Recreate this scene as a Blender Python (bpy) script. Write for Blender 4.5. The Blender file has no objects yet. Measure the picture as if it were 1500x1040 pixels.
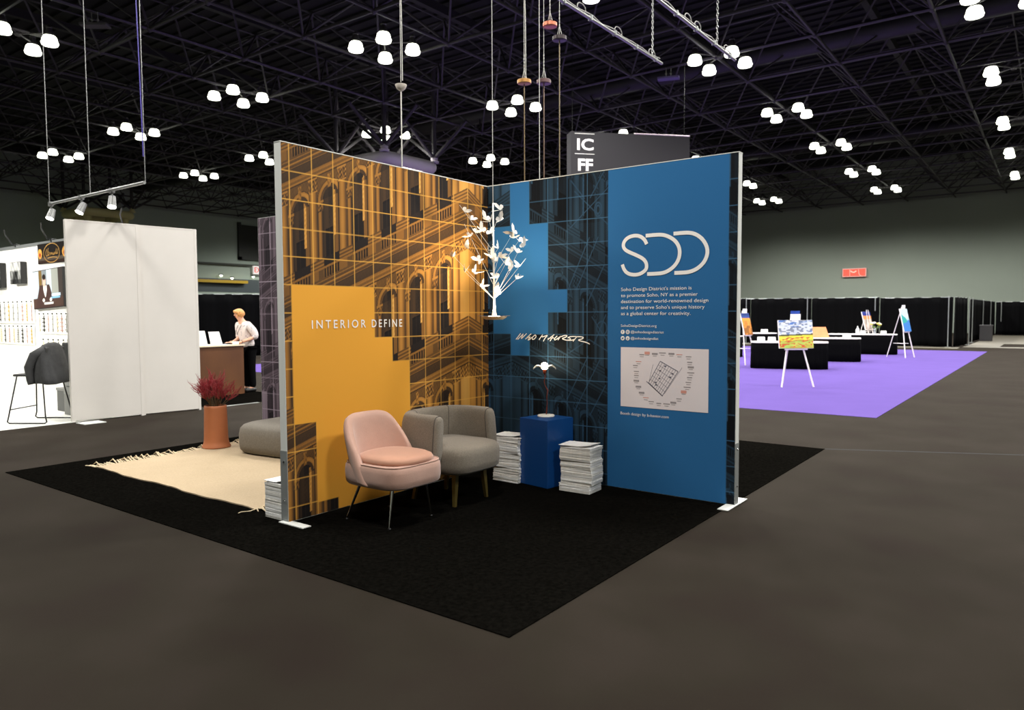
import bpy, bmesh, math, random
import numpy as np
from mathutils import Matrix, Vector
random.seed(7); rng = np.random.RandomState(11)
PI = math.pi; R = math.radians
scene = bpy.context.scene; COL = scene.collection

# ------------------------------------------------------------------ camera, world, exposure
def setup_camera():
    cd = bpy.data.cameras.new('camera'); co = bpy.data.objects.new('camera', cd); COL.objects.link(co)
    cd.sensor_width = 36; cd.lens = 1064.8*36/1500; cd.clip_end = 300
    yaw, pit, rol = 0.640519, 0.0563897, -0.0044655
    F = Vector((-math.sin(yaw)*math.cos(pit), math.cos(yaw)*math.cos(pit), -math.sin(pit)))
    Rt = Vector((math.cos(yaw), math.sin(yaw), 0)); U = Rt.cross(F)
    c, s = math.cos(rol), math.sin(rol)
    Rr = c*Rt + s*U; Ur = -s*Rt + c*U
    M = Matrix(((Rr.x, Ur.x, -F.x, 4.46982), (Rr.y, Ur.y, -F.y, -5.60639), (Rr.z, Ur.z, -F.z, 1.53), (0, 0, 0, 1)))
    co.matrix_world = M
    cd.dof.use_dof = True; cd.dof.focus_distance = 6.6; cd.dof.aperture_fstop = 2.4
    scene.camera = co
setup_camera()
w = bpy.data.worlds.new('world'); scene.world = w; w.use_nodes = True
w.node_tree.nodes['Background'].inputs[0].default_value = (.9, .95, 1, 1)
w.node_tree.nodes['Background'].inputs[1].default_value = 0.02
scene.view_settings.view_transform = 'Standard'; scene.view_settings.look = 'None'
scene.view_settings.gamma = 1; scene.view_settings.use_curve_mapping = False
scene.view_settings.exposure = 0.0
BAY_POWER = 1150.0

# ------------------------------------------------------------------ materials
def lin(c):
    c = np.asarray(c, float)/255.
    return np.where(c <= .04045, c/12.92, ((c+.055)/1.055)**2.4)
def rgb(r, g, b): return tuple(lin((r, g, b))) + (1.0,)
MATS = {}
def mat(name, col=(200, 200, 200), rough=.6, metal=0., emit=None, estr=0., noise=None, bump=None, spec=.5, trans=0., sheen=0.):
    """noise = (scale, amount) colour mottling; bump = (scale, strength)"""
    if name in MATS: return MATS[name]
    m = bpy.data.materials.new(name); m.use_nodes = True; nt = m.node_tree; b = nt.nodes['Principled BSDF']
    c = rgb(*col); b.inputs['Base Color'].default_value = c
    b.inputs['Roughness'].default_value = rough; b.inputs['Metallic'].default_value = metal
    b.inputs['Specular IOR Level'].default_value = spec
    b.inputs['Transmission Weight'].default_value = trans
    b.inputs['Sheen Weight'].default_value = sheen
    if emit is not None:
        b.inputs['Emission Color'].default_value = rgb(*emit); b.inputs['Emission Strength'].default_value = estr
    tc = nt.nodes.new('ShaderNodeTexCoord')
    if noise:
        n = nt.nodes.new('ShaderNodeTexNoise'); n.inputs['Scale'].default_value = noise[0]; n.inputs['Detail'].default_value = 5
        n.inputs['Roughness'].default_value = .6
        nt.links.new(tc.outputs['Object'], n.inputs['Vector'])
        r = nt.nodes.new('ShaderNodeValToRGB'); a = noise[1]
        lo = [max(0, x*(1-a)) for x in c[:3]]; hi = [min(1, x*(1+a)) for x in c[:3]]
        if len(noise) > 2:
            lo = [x*y for x, y in zip(lo, noise[2])]
        r.color_ramp.elements[0].position = .3; r.color_ramp.elements[1].position = .7
        r.color_ramp.elements[0].color = (*lo, 1); r.color_ramp.elements[1].color = (*hi, 1)
        nt.links.new(n.outputs['Fac'], r.inputs['Fac']); nt.links.new(r.outputs['Color'], b.inputs['Base Color'])
    if bump:
        n2 = nt.nodes.new('ShaderNodeTexNoise'); n2.inputs['Scale'].default_value = bump[0]; n2.inputs['Detail'].default_value = 3
        nt.links.new(tc.outputs['Object'], n2.inputs['Vector'])
        bp = nt.nodes.new('ShaderNodeBump'); bp.inputs['Strength'].default_value = bump[1]; bp.inputs['Distance'].default_value = .01
        nt.links.new(n2.outputs['Fac'], bp.inputs['Height']); nt.links.new(bp.outputs['Normal'], b.inputs['Normal'])
    MATS[name] = m; return m
def mat_print(name, rough=.45, spec=.3):
    if name in MATS: return MATS[name]
    m = bpy.data.materials.new(name); m.use_nodes = True; nt = m.node_tree; b = nt.nodes['Principled BSDF']
    a = nt.nodes.new('ShaderNodeVertexColor'); a.layer_name = 'Col'
    nt.links.new(a.outputs['Color'], b.inputs['Base Color']); b.inputs['Roughness'].default_value = rough
    b.inputs['Specular IOR Level'].default_value = spec
    MATS[name] = m; return m
def mat_wood(name, a, b_, scale=(1, 12, 1)):
    m = bpy.data.materials.new(name); m.use_nodes = True; nt = m.node_tree; b = nt.nodes['Principled BSDF']
    tc = nt.nodes.new('ShaderNodeTexCoord'); mp = nt.nodes.new('ShaderNodeMapping'); mp.inputs['Scale'].default_value = scale
    n = nt.nodes.new('ShaderNodeTexNoise'); n.inputs['Scale'].default_value = 3; n.inputs['Detail'].default_value = 8
    r = nt.nodes.new('ShaderNodeValToRGB'); r.color_ramp.elements[0].color = rgb(*a); r.color_ramp.elements[1].color = rgb(*b_)
    r.color_ramp.elements[0].position = .3; r.color_ramp.elements[1].position = .7
    nt.links.new(tc.outputs['Object'], mp.inputs['Vector']); nt.links.new(mp.outputs['Vector'], n.inputs['Vector'])
    nt.links.new(n.outputs['Fac'], r.inputs['Fac']); nt.links.new(r.outputs['Color'], b.inputs['Base Color'])
    b.inputs['Roughness'].default_value = .5
    return m
def mat_aisle():
    m = bpy.data.materials.new('aisle_carpet'); m.use_nodes = True; nt = m.node_tree; b = nt.nodes['Principled BSDF']
    tc = nt.nodes.new('ShaderNodeTexCoord')
    def noise(s, d=4, vec=None):
        n = nt.nodes.new('ShaderNodeTexNoise'); n.inputs['Scale'].default_value = s; n.inputs['Detail'].default_value = d
        nt.links.new(vec or tc.outputs['Object'], n.inputs['Vector']); return n.outputs['Fac']
    r = nt.nodes.new('ShaderNodeValToRGB'); e = r.color_ramp.elements
    e[0].position = .32; e[0].color = rgb(37, 30, 25); e[1].position = .68; e[1].color = rgb(45, 39, 33)
    x = e.new(.5); x.color = rgb(40, 35, 28)
    nt.links.new(noise(1.3), r.inputs['Fac'])
    mx = nt.nodes.new('ShaderNodeMixRGB'); mx.blend_type = 'MULTIPLY'; mx.inputs[0].default_value = .35
    r2 = nt.nodes.new('ShaderNodeValToRGB'); r2.color_ramp.elements[0].position = .35; r2.color_ramp.elements[1].position = .65
    nt.links.new(noise(260, 2), r2.inputs['Fac']); nt.links.new(r.outputs['Color'], mx.inputs[1]); nt.links.new(r2.outputs['Color'], mx.inputs[2])
    nt.links.new(mx.outputs['Color'], b.inputs['Base Color'])
    b.inputs['Roughness'].default_value = .95; b.inputs['Specular IOR Level'].default_value = .04
    b.inputs['Sheen Tint'].default_value = (1, .86, .74, 1); b.inputs['Sheen Weight'].default_value = .035; b.inputs['Sheen Roughness'].default_value = .5
    bp = nt.nodes.new('ShaderNodeBump'); bp.inputs['Strength'].default_value = .4; bp.inputs['Distance'].default_value = .004
    nt.links.new(noise(420, 2), bp.inputs['Height']); nt.links.new(bp.outputs['Normal'], b.inputs['Normal'])
    return m

# ------------------------------------------------------------------ mesh helpers
class MB:
    """collects shapes into one mesh"""
    def __init__(s): s.v = []; s.f = []; s.m = []
    def add(s, verts, faces, mi=0):
        o = len(s.v); s.v += [tuple(v) for v in verts]; s.f += [tuple(i+o for i in f) for f in faces]; s.m += [mi]*len(faces)
    def box(s, x0, x1, y0, y1, z0, z1, mi=0, M=None):
        v = [(x, y, z) for z in (z0, z1) for y in (y0, y1) for x in (x0, x1)]
        if M: v = [M @ Vector(p) for p in v]
        s.add(v, [(0, 2, 3, 1), (4, 5, 7, 6), (0, 1, 5, 4), (2, 6, 7, 3), (0, 4, 6, 2), (1, 3, 7, 5)], mi)
    def rbox(s, x0, x1, y0, y1, z0, z1, r=.01, seg=3, mi=0, M=None):
        bm = bmesh.new(); bmesh.ops.create_cube(bm, size=1)
        for v in bm.verts: v.co = Vector(((x0+x1)/2+v.co.x*(x1-x0), (y0+y1)/2+v.co.y*(y1-y0), (z0+z1)/2+v.co.z*(z1-z0)))
        bmesh.ops.bevel(bm, geom=bm.edges[:], offset=r, segments=seg, profile=.5, affect='EDGES')
        if M: bm.transform(M)
        bm.verts.index_update()
        s.add([v.co[:] for v in bm.verts], [[v.index for v in f.verts] for f in bm.faces], mi); bm.free()
    def tube(s, a, b, r, r2=None, n=8, mi=0, cap=True):
        s.path([a, b], [r, r if r2 is None else r2], n, mi, cap)
    def path(s, pts, rad, n=8, mi=0, cap=True, closed=False):
        pts = [Vector(p) for p in pts]; N = len(pts)
        if not hasattr(rad, '__len__'): rad = [rad]*N
        rings = []; up = None
        for i, p in enumerate(pts):
            t = (pts[min(i+1, N-1)]-pts[max(i-1, 0)])
            if closed: t = pts[(i+1) % N]-pts[i-1]
            t.normalize()
            if up is None:
                up = Vector((0, 0, 1)) if abs(t.z) < .9 else Vector((1, 0, 0))
            sx = t.cross(up).normalized(); up = sx.cross(t).normalized()
            rings.append([p + rad[i]*(math.cos(2*PI*k/n)*sx + math.sin(2*PI*k/n)*up) for k in range(n)])
        s.loft(rings, mi, cap and not closed, closed)
    def loft(s, rings, mi=0, cap=True, closed=False):
        n = len(rings[0]); v = [p for r in rings for p in r]; f = []
        N = len(rings)
        for i in range(N if closed else N-1):
            j = (i+1) % N
            for k in range(n):
                f.append((i*n+k, i*n+(k+1) % n, j*n+(k+1) % n, j*n+k))
        if cap: f.append(tuple(range(n))[::-1]); f.append(tuple((N-1)*n+k for k in range(n)))
        s.add(v, f, mi)
    def lathe(s, prof, n=24, c=(0, 0, 0), mi=0, cap=True):
        rings = [[(c[0]+r*math.cos(2*PI*k/n), c[1]+r*math.sin(2*PI*k/n), c[2]+z) for k in range(n)] for r, z in prof]
        s.loft(rings, mi, cap)
    def sphere(s, c, r, n=12, mi=0, sc=(1, 1, 1)):
        m = n//2
        rings = [[(c[0]+sc[0]*r*math.sin(PI*i/m)*math.cos(2*PI*k/n), c[1]+sc[1]*r*math.sin(PI*i/m)*math.sin(2*PI*k/n), c[2]-sc[2]*r*math.cos(PI*i/m)) for k in range(n)] for i in [.15]+list(range(1, m))+[m-.15]]
        s.loft(rings, mi)
    def poly(s, pts, mi=0): s.add(pts, [tuple(range(len(pts)))], mi)
    def build(s, name, mats, parent=None, loc=None, smooth=False, rot=None, sub=0, angle=None):
        me = bpy.data.meshes.new(name); me.from_pydata([tuple(v) for v in s.v], [], s.f); me.update()
        if not isinstance(mats, (list, tuple)): mats = [mats]
        for m in mats: me.materials.append(m)
        if len(mats) > 1: me.polygons.foreach_set('material_index', s.m)
        bm = bmesh.new(); bm.from_mesh(me); bmesh.ops.recalc_face_normals(bm, faces=bm.faces[:]); bm.to_mesh(me); bm.free()
        if smooth: me.polygons.foreach_set('use_smooth', [True]*len(me.polygons))
        o = bpy.data.objects.new(name, me); COL.objects.link(o)
        if parent: o.parent = parent
        if loc: o.location = loc
        if rot is not None: o.rotation_euler = (0, 0, rot)
        if sub:
            md = o.modifiers.new('sub', 'SUBSURF'); md.levels = md.render_levels = sub
        if smooth and angle is not None:
            try: me.set_sharp_from_angle(angle=R(angle))
            except Exception: pass
        return o
def flat(name, mb, m, parent=None):
    return mb.build(name, m, parent)
def tag(o, label, cat, group=None):
    o['label'] = label; o['category'] = cat
    if group: o['group'] = group
    return o
def thing(name, label, cat, loc=(0, 0, 0), rotz=0, group=None):
    o = bpy.data.objects.new(name, None); COL.objects.link(o); o.location = loc; o.rotation_euler = (0, 0, rotz)
    o.empty_display_size = .1
    return tag(o, label, cat, group)
def struct(o): o['kind'] = 'structure'; return o
def copy_tree(o, parent=None, label=None):
    c = o.copy(); COL.objects.link(c); c.parent = parent
    if label: c['label'] = label
    for ch in list(o.children): copy_tree(ch, c)
    return c
def text_mb(body, size=1, space=1., ext=0., bold=0.):
    cu = bpy.data.curves.new('t', 'FONT'); cu.body = body; cu.size = size; cu.space_character = space; cu.extrude = ext
    cu.resolution_u = 3; cu.offset = bold
    o = bpy.data.objects.new('t', cu); COL.objects.link(o)
    dg = bpy.context.evaluated_depsgraph_get(); me = bpy.data.meshes.new_from_object(o.evaluated_get(dg))
    v = np.array([p.co[:] for p in me.vertices]); f = [tuple(p.vertices) for p in me.polygons]
    bpy.data.objects.remove(o); bpy.data.curves.remove(cu); bpy.data.meshes.remove(me)
    return v, f
def put_text(mb, body, origin, ux, height, width=None, up=(0, 0, 1), space=1., mi=0, bold=0., capref='H'):
    """cap height = height; optional exact width; origin = left baseline"""
    v, f = text_mb(body, 1, space, bold=bold); cv, _ = text_mb(capref, 1)
    sy = height/(cv[:, 1].max()-cv[:, 1].min()); x0 = v[:, 0].min()
    sx = sy if width is None else width/(v[:, 0].max()-x0)
    ux = Vector(ux); up = Vector(up); o = Vector(origin)
    mb.add([o + ux*float((p[0]-x0)*sx) + up*float(p[1]*sy) for p in v], f, mi)
def ribbon(mb, pts, wd, to3, mi=0, closed=False, smooth=2):
    """2-D polyline stroked with width wd; to3 maps (a,b)->3-D"""
    P = [np.array(p, float) for p in pts]
    for _ in range(smooth):
        Q = [P[0]]
        for a, b in zip(P[:-1], P[1:]): Q += [a*.75+b*.25, a*.25+b*.75]
        Q.append(P[-1]); P = Q
    n = len(P); L = []; Rr = []
    for i in range(n):
        t = P[min(i+1, n-1)]-P[max(i-1, 0)]; t = t/(np.linalg.norm(t)+1e-9); nn = np.array([-t[1], t[0]])
        ww = wd if not hasattr(wd, '__len__') else wd[0]+(wd[1]-wd[0])*i/(n-1)
        L.append(P[i]+nn*ww/2); Rr.append(P[i]-nn*ww/2)
    v = [to3(*p) for p in L+Rr]
    mb.add(v, [(i, i+1, n+i+1, n+i) for i in range(n-1)], mi)
def raster(name, m, u0, u1, v0, v1, step, fn, to3, parent=None):
    """printed sheet: a fine grid of vertices carrying the printed ink colour (sRGB 0-255 from fn)"""
    nu = max(2, int(round((u1-u0)/step))+1); nv = max(2, int(round((v1-v0)/step))+1)
    U, V = np.meshgrid(np.linspace(u0, u1, nu), np.linspace(v0, v1, nv))
    c = lin(np.clip(fn(U, V), 0, 255))
    P = to3(U.ravel(), V.ravel())
    me = bpy.data.meshes.new(name)
    idx = np.arange(nu*nv).reshape(nv, nu)
    q = np.stack([idx[:-1, :-1], idx[:-1, 1:], idx[1:, 1:], idx[1:, :-1]], -1).reshape(-1, 4)
    me.vertices.add(nu*nv); me.vertices.foreach_set('co', P.astype(np.float32).ravel())
    me.loops.add(q.size); me.loops.foreach_set('vertex_index', q.ravel().astype(np.int32))
    me.polygons.add(len(q)); me.polygons.foreach_set('loop_start', np.arange(0, q.size, 4).astype(np.int32))
    me.update(calc_edges=True)
    at = me.color_attributes.new('Col', 'FLOAT_COLOR', 'POINT')
    cc = np.ones((nu*nv, 4), np.float32); cc[:, :3] = c.reshape(-1, 3); at.data.foreach_set('color', cc.ravel())
    me.materials.append(m); me.validate()
    o = bpy.data.objects.new(name, me); COL.objects.link(o)
    if parent: o.parent = parent
    return o
def light(name, kind, loc, power, col=(1, 1, 1), size=.2, parent=None, target=None, angle=None, blend=.5):
    l = bpy.data.lights.new(name, kind); l.energy = power; l.color = col
    if kind in ('POINT', 'SPOT'): l.shadow_soft_size = size
    if kind == 'SPOT': l.spot_size = R(angle); l.spot_blend = blend
    if kind == 'AREA': l.size = size
    o = bpy.data.objects.new(name, l); COL.objects.link(o); o.location = loc
    if target is not None: o.rotation_euler = (Vector(target)-Vector(loc)).to_track_quat('-Z', 'Y').to_euler()
    if parent: o.parent = parent
    return o

M_white = mat('white_paint', (232, 230, 224), .5)
M_panel = mat('white_panel', (214, 208, 200), .55, noise=(1.5, .03))
M_alu = mat('aluminium', (176, 180, 178), .35, .7)
M_aluw = mat('pale_aluminium', (226, 227, 221), .5, .0)
M_steel = mat('grey_steel', (138, 141, 139), .45, .1)
M_black = mat('black_metal', (22, 22, 22), .4, .3)
M_blackcloth = mat('black_cloth', (8, 8, 9), .95, bump=(90, .3), spec=.05)
M_truss = mat('truss_paint', (52, 49, 51), .6, noise=(.6, .2))
M_gal = mat('galvanised', (150, 150, 148), .35, .7)
M_lampglass = mat('lamp_glass', (250, 250, 240), .3, emit=(252, 255, 236), estr=4.5)
M_chrome = mat('chrome', (215, 215, 215), .12, 1.0)
M_paper = mat('paper', (246, 244, 240), .7)
M_wire = mat('white_wire', (200, 198, 190), .5)

# ------------------------------------------------------------------ the hall (structure)
X0, X1, Y0, Y1, ZC = -52.0, 22.0, -16.0, 56.0, 12.9
m = MB(); m.box(X0, X1, Y0, Y1, -.1, 0); struct(m.build('floor', mat_aisle()))
M_hall = mat('hall_wall', (134, 142, 130), .8, noise=(.12, .06))
m = MB(); m.box(X0, X1, Y1, Y1+.3, 0, ZC); struct(m.build('wall_back', M_hall))
m = MB(); m.box(X0-.3, X0, Y0, Y1, 0, ZC); struct(m.build('wall_left', mat('hall_wall_left', (172, 186, 172), .8, noise=(.12, .06))))
m = MB(); m.box(X1, X1+.3, Y0, Y1, 0, ZC); struct(m.build('wall_right', M_hall))
m = MB(); m.box(X0, X1, Y0-.3, Y0, 0, ZC); struct(m.build('wall_front', M_hall))
M_deck = mat('roof_deck', (11, 10, 11), .9)
m = MB(); m.box(X0, X1, Y0, Y1, ZC, ZC+.2)
y = Y0+.3
while y < Y1: m.box(X0, X1, y, y+.16, ZC-.09, ZC-.001); y += .62
struct(m.build('ceiling', M_deck))
# purlins and a few big dark ducts under the deck
m = MB()
x = X0+2
while x < X1: m.box(x, x+.22, Y0, Y1, ZC-.75, ZC-.45); x += 6.1
struct(m.build('trim_1', mat('purlin', (28, 26, 28), .7)))
m = MB()
for yy, zz, rr in [(21.8, 11.0, .36), (39, 11.2, .4)]: m.tube((X0+1, yy, zz), (4, yy, zz), rr, n=14)
struct(m.build('trim_2', mat('duct', (24, 23, 23), .6), smooth=True, angle=40))
# space frame
GX, GY, MOD = -4.55, 17.6, 3.05
ZL, ZU = 9.8, 11.32
def space_frame():
    m = MB(); ix = range(-15, 8); iy = range(-8, 13)
    P = lambda i, j: (GX+i*MOD, GY+j*MOD, ZL); Q = lambda i, j: (GX+(i+.5)*MOD, GY+(j+.5)*MOD, ZU)
    for i in ix:
        for j in iy:
            p = P(i, j); q = Q(i, j)
            m.tube(p, P(i+1, j), .052, n=6, cap=False); m.tube(p, P(i, j+1), .052, n=6, cap=False)
            m.tube(q, Q(i+1, j), .03, n=6, cap=False); m.tube(q, Q(i, j+1), .03, n=6, cap=False)
            for a, b in ((0, 0), (1, 0), (0, 1), (1, 1)): m.tube(q, P(i+a, j+b), .036, n=6, cap=False)
            m.sphere(p, .11, 6); m.sphere(q, .1, 6)
    return m
struct(space_frame().build('trim_3', M_truss, smooth=True, angle=60))
# tree columns: rounded capital ring, four tubes up, V struts
M_cap = mat('capital_paint', (176, 170, 172), .55); M_capy = mat('capital_paint_yellow', (206, 198, 140), .55)
def tree_column(n, x, y, zc, mm):
    m = MB(); h = 1.52
    cs = [(x-h, y-h), (x+h, y-h), (x+h, y+h), (x-h, y+h)]
    ring = []
    for k, (cx, cy) in enumerate(cs):
        a0 = [PI, -PI/2, 0, PI/2][k]
        for t in range(5):
            a = a0+PI/2*t/4; r = .4
            ox = cx + (r if cx < x else -r); oy = cy + (r if cy < y else -r)
            ring.append((ox+r*math.cos(a), oy+r*math.sin(a), zc))
    m.path(ring, .27, 12, closed=True, mi=0)
    for cx, cy in cs:
        jx = cx+(.3 if cx < x else -.3); jy = cy+(.3 if cy < y else -.3)
        m.tube((cx, cy, zc+.2), (cx, cy, ZU+1.3), .1, n=10, mi=1)
        m.lathe([(.2, 0), (.22, .08), (.14, .12), (.17, .2), (.11, .3)], 12, (cx, cy, zc+.2), mi=0)
        for dx, dy in ((MOD, 0), (-MOD, 0), (0, MOD), (0, -MOD)):
            m.tube((cx, cy, zc+.4), (cx+dx/1.6, cy+dy/1.6, ZL+.1), .075, n=8, mi=1)
        m.tube((jx, jy, zc), (x+(jx-x)*.55, y+(jy-y)*.55, 0), .22, n=14, mi=0)
    return struct(m.build('trim_%d' % n, [mm, M_truss], smooth=True, angle=45))
tree_column(4, -19.6, 17.35, 8.1, M_cap)
tree_column(5, -47.4, 17.4, 8.3, M_capy)
# far-left wall features
def left_wall_features():
    x = X0
    m = MB(); m.box(x, x+.15, 31.0, 37, 6.55, 9.3); m.box(x, x+.25, 30.75, 31.0, 6.3, 9.5); m.box(x, x+.25, 30.75, 37, 6.3, 6.55)
    struct(m.build('window_1', mat('dark_shutter', (48, 50, 44), .6)))
    m = MB(); m.box(x, x+.3, 10, 44, 5.78, 5.92); struct(m.build('trim_6', mat('ledge', (66, 70, 62), .7)))
    m = MB(); m.box(x, x+.05, 10, 44, 3.5, 4.62); struct(m.build('trim_7', mat('grey_fascia', (78, 86, 88), .35)))
    m = MB(); m.box(x+.05, x+.6, 18, 31.3, 4.25, 4.48); struct(m.build('trim_8', mat('yellow_beam', (196, 160, 30), .5)))
    for k, (yy, zz) in enumerate([(28.96, 4.9), (29.97, 4.71), (32.02, 4.91), (32.83, 4.72)]):
        t = thing('wall_light', ['small round light above the left end of the yellow beam', 'small round light touching the top of the yellow beam',
                  'small round light below the red and white exit sign, on the left', 'small round light tucked beside the edge of the purple wall'][k], 'light', (x+.3, yy, zz), group='small wall lights')
        a = MB(); a.lathe([(.05, .1), (.16, .08), (.17, 0)], 12); a.build('housing', M_black, t)
        a = MB(); a.sphere((0, 0, -.02), .12, 10); a.build('bulb', M_lampglass, t, smooth=True)
    e = thing('exit_sign', 'white exit sign with red letters high beyond the counter', 'sign', (x+.3, 32.6, 5.1))
    a = MB(); a.rbox(0, .15, -.65, .65, 0, .72, .02, 2); a.build('housing', mat('exit_face', (235, 228, 222), .4, emit=(240, 230, 225), estr=.5), e)
    a = MB(); put_text(a, 'EXIT', (.153, -.55, .16), (0, 1, 0), .42, 1.1, bold=.02); a.build('lettering', mat('exit_red', (200, 50, 40), .5, emit=(220, 60, 50), estr=.5), e)
left_wall_features()
# concrete bands near the far drapes
M_conc = mat('concrete', (112, 106, 92), .6, noise=(2, .12))
a_, b_ = Vector((2.45, 2.98, 0)), Vector((6.0, 4.65, 0)); p_ = (b_-a_).normalized().cross(Vector((0, 0, 1)))*.02
m = MB(); m.add([a_-p_, b_-p_, b_+p_, a_+p_, a_-p_*.2+Vector((0, 0, .004)), b_-p_*.2+Vector((0, 0, .004)), b_+p_*.2+Vector((0, 0, .004)), a_+p_*.2+Vector((0, 0, .004))], [(0, 1, 5, 4), (2, 3, 7, 6), (4, 5, 6, 7), (0, 4, 7, 3), (1, 2, 6, 5), (0, 3, 2, 1)]); struct(m.build('trim_10', mat('seam_dark', (20, 17, 14), .9)))
m = MB(); m.box(-9, 1.25, 29.75, 30.9, 0, .006); m.box(1.35, 2.6, 32.3, 51, 0, .006); m.box(2.6, 9, 36, 51, 0, .006); m.box(1.3, 8, 31.3, 32.3, 0, .006)
struct(m.build('trim_9', M_conc))

# ------------------------------------------------------------------ high-bay lamps
def highbay():
    t = thing('ceiling_lamp_cluster', '', 'ceiling light', (0, 0, 0))
    prof = [(.11, .27), (.155, .262), (.185, .225), (.207, .14), (.222, .03), (.208, 0), (.15, -.012), (.03, -.015)]
    ringp = [(.224, .08), (.232, .075), (.232, .06), (.224, .055)]
    a = MB()
    for sx in (-1, 1):
        for sy in (-1, 1): a.tube((0, 0, -.03), (sx*.6, sy*.6, .02), .022, n=6)
    a.lathe([(.09, -.09), (.1, -.05), (.06, .03)], 8); a.build('arms', M_truss, t)
    for sx in (-1, 1):
        for sy in (-1, 1):
            b = MB(); b.lathe(prof, 20, (sx*.6, sy*.6, -.32)); b.lathe(ringp, 20, (sx*.6, sy*.6, -.32), cap=False)
            s = b.build('lamp_shade', M_lampglass, t, smooth=True)
            c = MB(); c.lathe([(.13, -.06), (.13, 0), (.09, .1), (.07, .16), (.09, .18), (.05, .24), (.02, .27)], 12, (sx*.6, sy*.6, 0)); c.build('ballast', M_truss, s)
    return t
hb = highbay(); used = [False]
def cluster(x, y, label, power=BAY_POWER):
    o = hb if not used[0] else copy_tree(hb)
    used[0] = True; o.location = (x, y, 9.78); o['label'] = label; o['group'] = 'high-bay lamp clusters'
    light('lamp_light', 'SPOT', (0, 0, -.6), power, (1, .988, .955), .6, parent=o, angle=165, blend=.55).rotation_euler = (0, 0, 0)
CL = [(-20.0, 3.2, 'four-lamp ceiling cluster cut by the top left corner of the photo'), (-12.05, 10.16, 'four-lamp ceiling cluster beside the white bowl pendant cable, large, top centre'),
 (-19.94, 10.3, 'four-lamp ceiling cluster directly above the left end of the orange wall'), (-28.2, 10.5, 'lamp cluster crossed by the right cable of the track light'),
 (-35.9, 10.6, 'lamp cluster crossed by the left cable of the track light'), (-35.4, 17.7, 'distant lamp cluster just right of the track light and its last cable'),
 (-19.8, 17.58, 'lamp cluster behind the round tube column top above the orange wall'), (-19.7, 24.85, 'lamp cluster low above the right part of the orange wall'),
 (-12.6, 17.5, 'lamp cluster between the white cables and the gold canopy disc'), (-4.37, 17.49, 'bright lamp cluster at the far end of the two hanging pipes'),
 (-4.45, 25.05, 'lamp cluster second in the row running away from the hanging pipes'), (-4.49, 32.4, 'lamp cluster third in the row running away from the hanging pipes'),
 (-4.59, 40.3, 'lamp cluster fourth in the row running away from the hanging pipes'), (-4.66, 47.91, 'lamp cluster farthest in the row running away from the hanging pipes'),
 (-12.35, 47.94, 'lamp cluster just right of the top of the blue wall, farthest one'), (3.1, 17.36, 'large lamp cluster cut by the top right corner of the photo'),
 (3.12, 24.61, 'lamp cluster at the right edge of the photo, second from the top'), (3.07, 32.38, 'lamp cluster at the right edge of the photo, third from the top'),
 (2.99, 39.68, 'lamp cluster at the right edge of the photo, fourth from the top'), (2.95, 47.19, 'lamp cluster at the right edge of the photo, lowest one'),
 (-28.34, 17.31, 'small distant lamp cluster at the left edge of the orange wall top'), (-11.86, 24.51, 'lamp cluster half hidden by the top of the black hanging banner'),
 (-11.44, 31.71, 'lamp cluster below the right end of the black hanging banner'), (-11.73, 40.47, 'lamp cluster touching the right edge of the blue wall')]
for x, y, l in CL: cluster(x, y, l)
for x, y in [(-43.3, 32.7), (-43.3, 40.3), (-43.3, 3), (-35.7, 25.2), (-35.7, 32.7), (-28.1, 25.2), (-20, 32.7)]:  # unseen clusters, added to brighten the far left wall and floor
    cluster(x, y, 'added unseen high-bay lamp cluster lighting the far left of the hall', BAY_POWER*1.3)
for x, y in [(2.9, 2.6), (-4.6, 2.6), (2.9, 10.2), (-4.6, 10.2), (-12.2, 2.6), (10.5, 2.6), (10.5, 10.2), (10.5, -5), (2.9, -5), (-4.6, -5), (-12.2, -5), (10.7, 17.6), (-20, -5), (10.5, 25)]:
    cluster(x, y, 'high-bay ceiling lamp cluster outside the photo frame', BAY_POWER*(.55 if y < 0 else .8))

# ------------------------------------------------------------------ carpets on the hall floor
def carpet(name, label, x0, x1, y0, y1, h, m, cat='carpet'):
    a = MB(); a.box(x0, x1, y0, y1, 0, h); o = a.build(name, m); return tag(o, label, cat)
M_blackc = mat('black_carpet', (12, 11, 9), .95, noise=(35, .45), bump=(300, .5), spec=0.)
M_purple = mat('purple_carpet', (98, 80, 144), .9, noise=(1.2, .04), bump=(300, .3), spec=0.)
carpet('booth_carpet', 'square black carpet under the orange and blue walls', -3.72, 2.449, -2.928, 2.955, .006, M_blackc)
carpet('purple_carpet', 'large purple carpet with easels and black-skirted tables', -15.4, 2.45, 5.92, 27.7, .006, M_purple)
carpet('counter_carpet', 'black carpet under the wooden counter', -10.5, -6.72, 1.0, 2.95, .006, M_blackc)
a = MB(); a.box(-6.72, -6.64, .9, 1.9, 0, .004); tag(a.build('floor_tape', M_alu), 'thin pale tape line along the carpet edge in front of the counter', 'tape')

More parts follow.
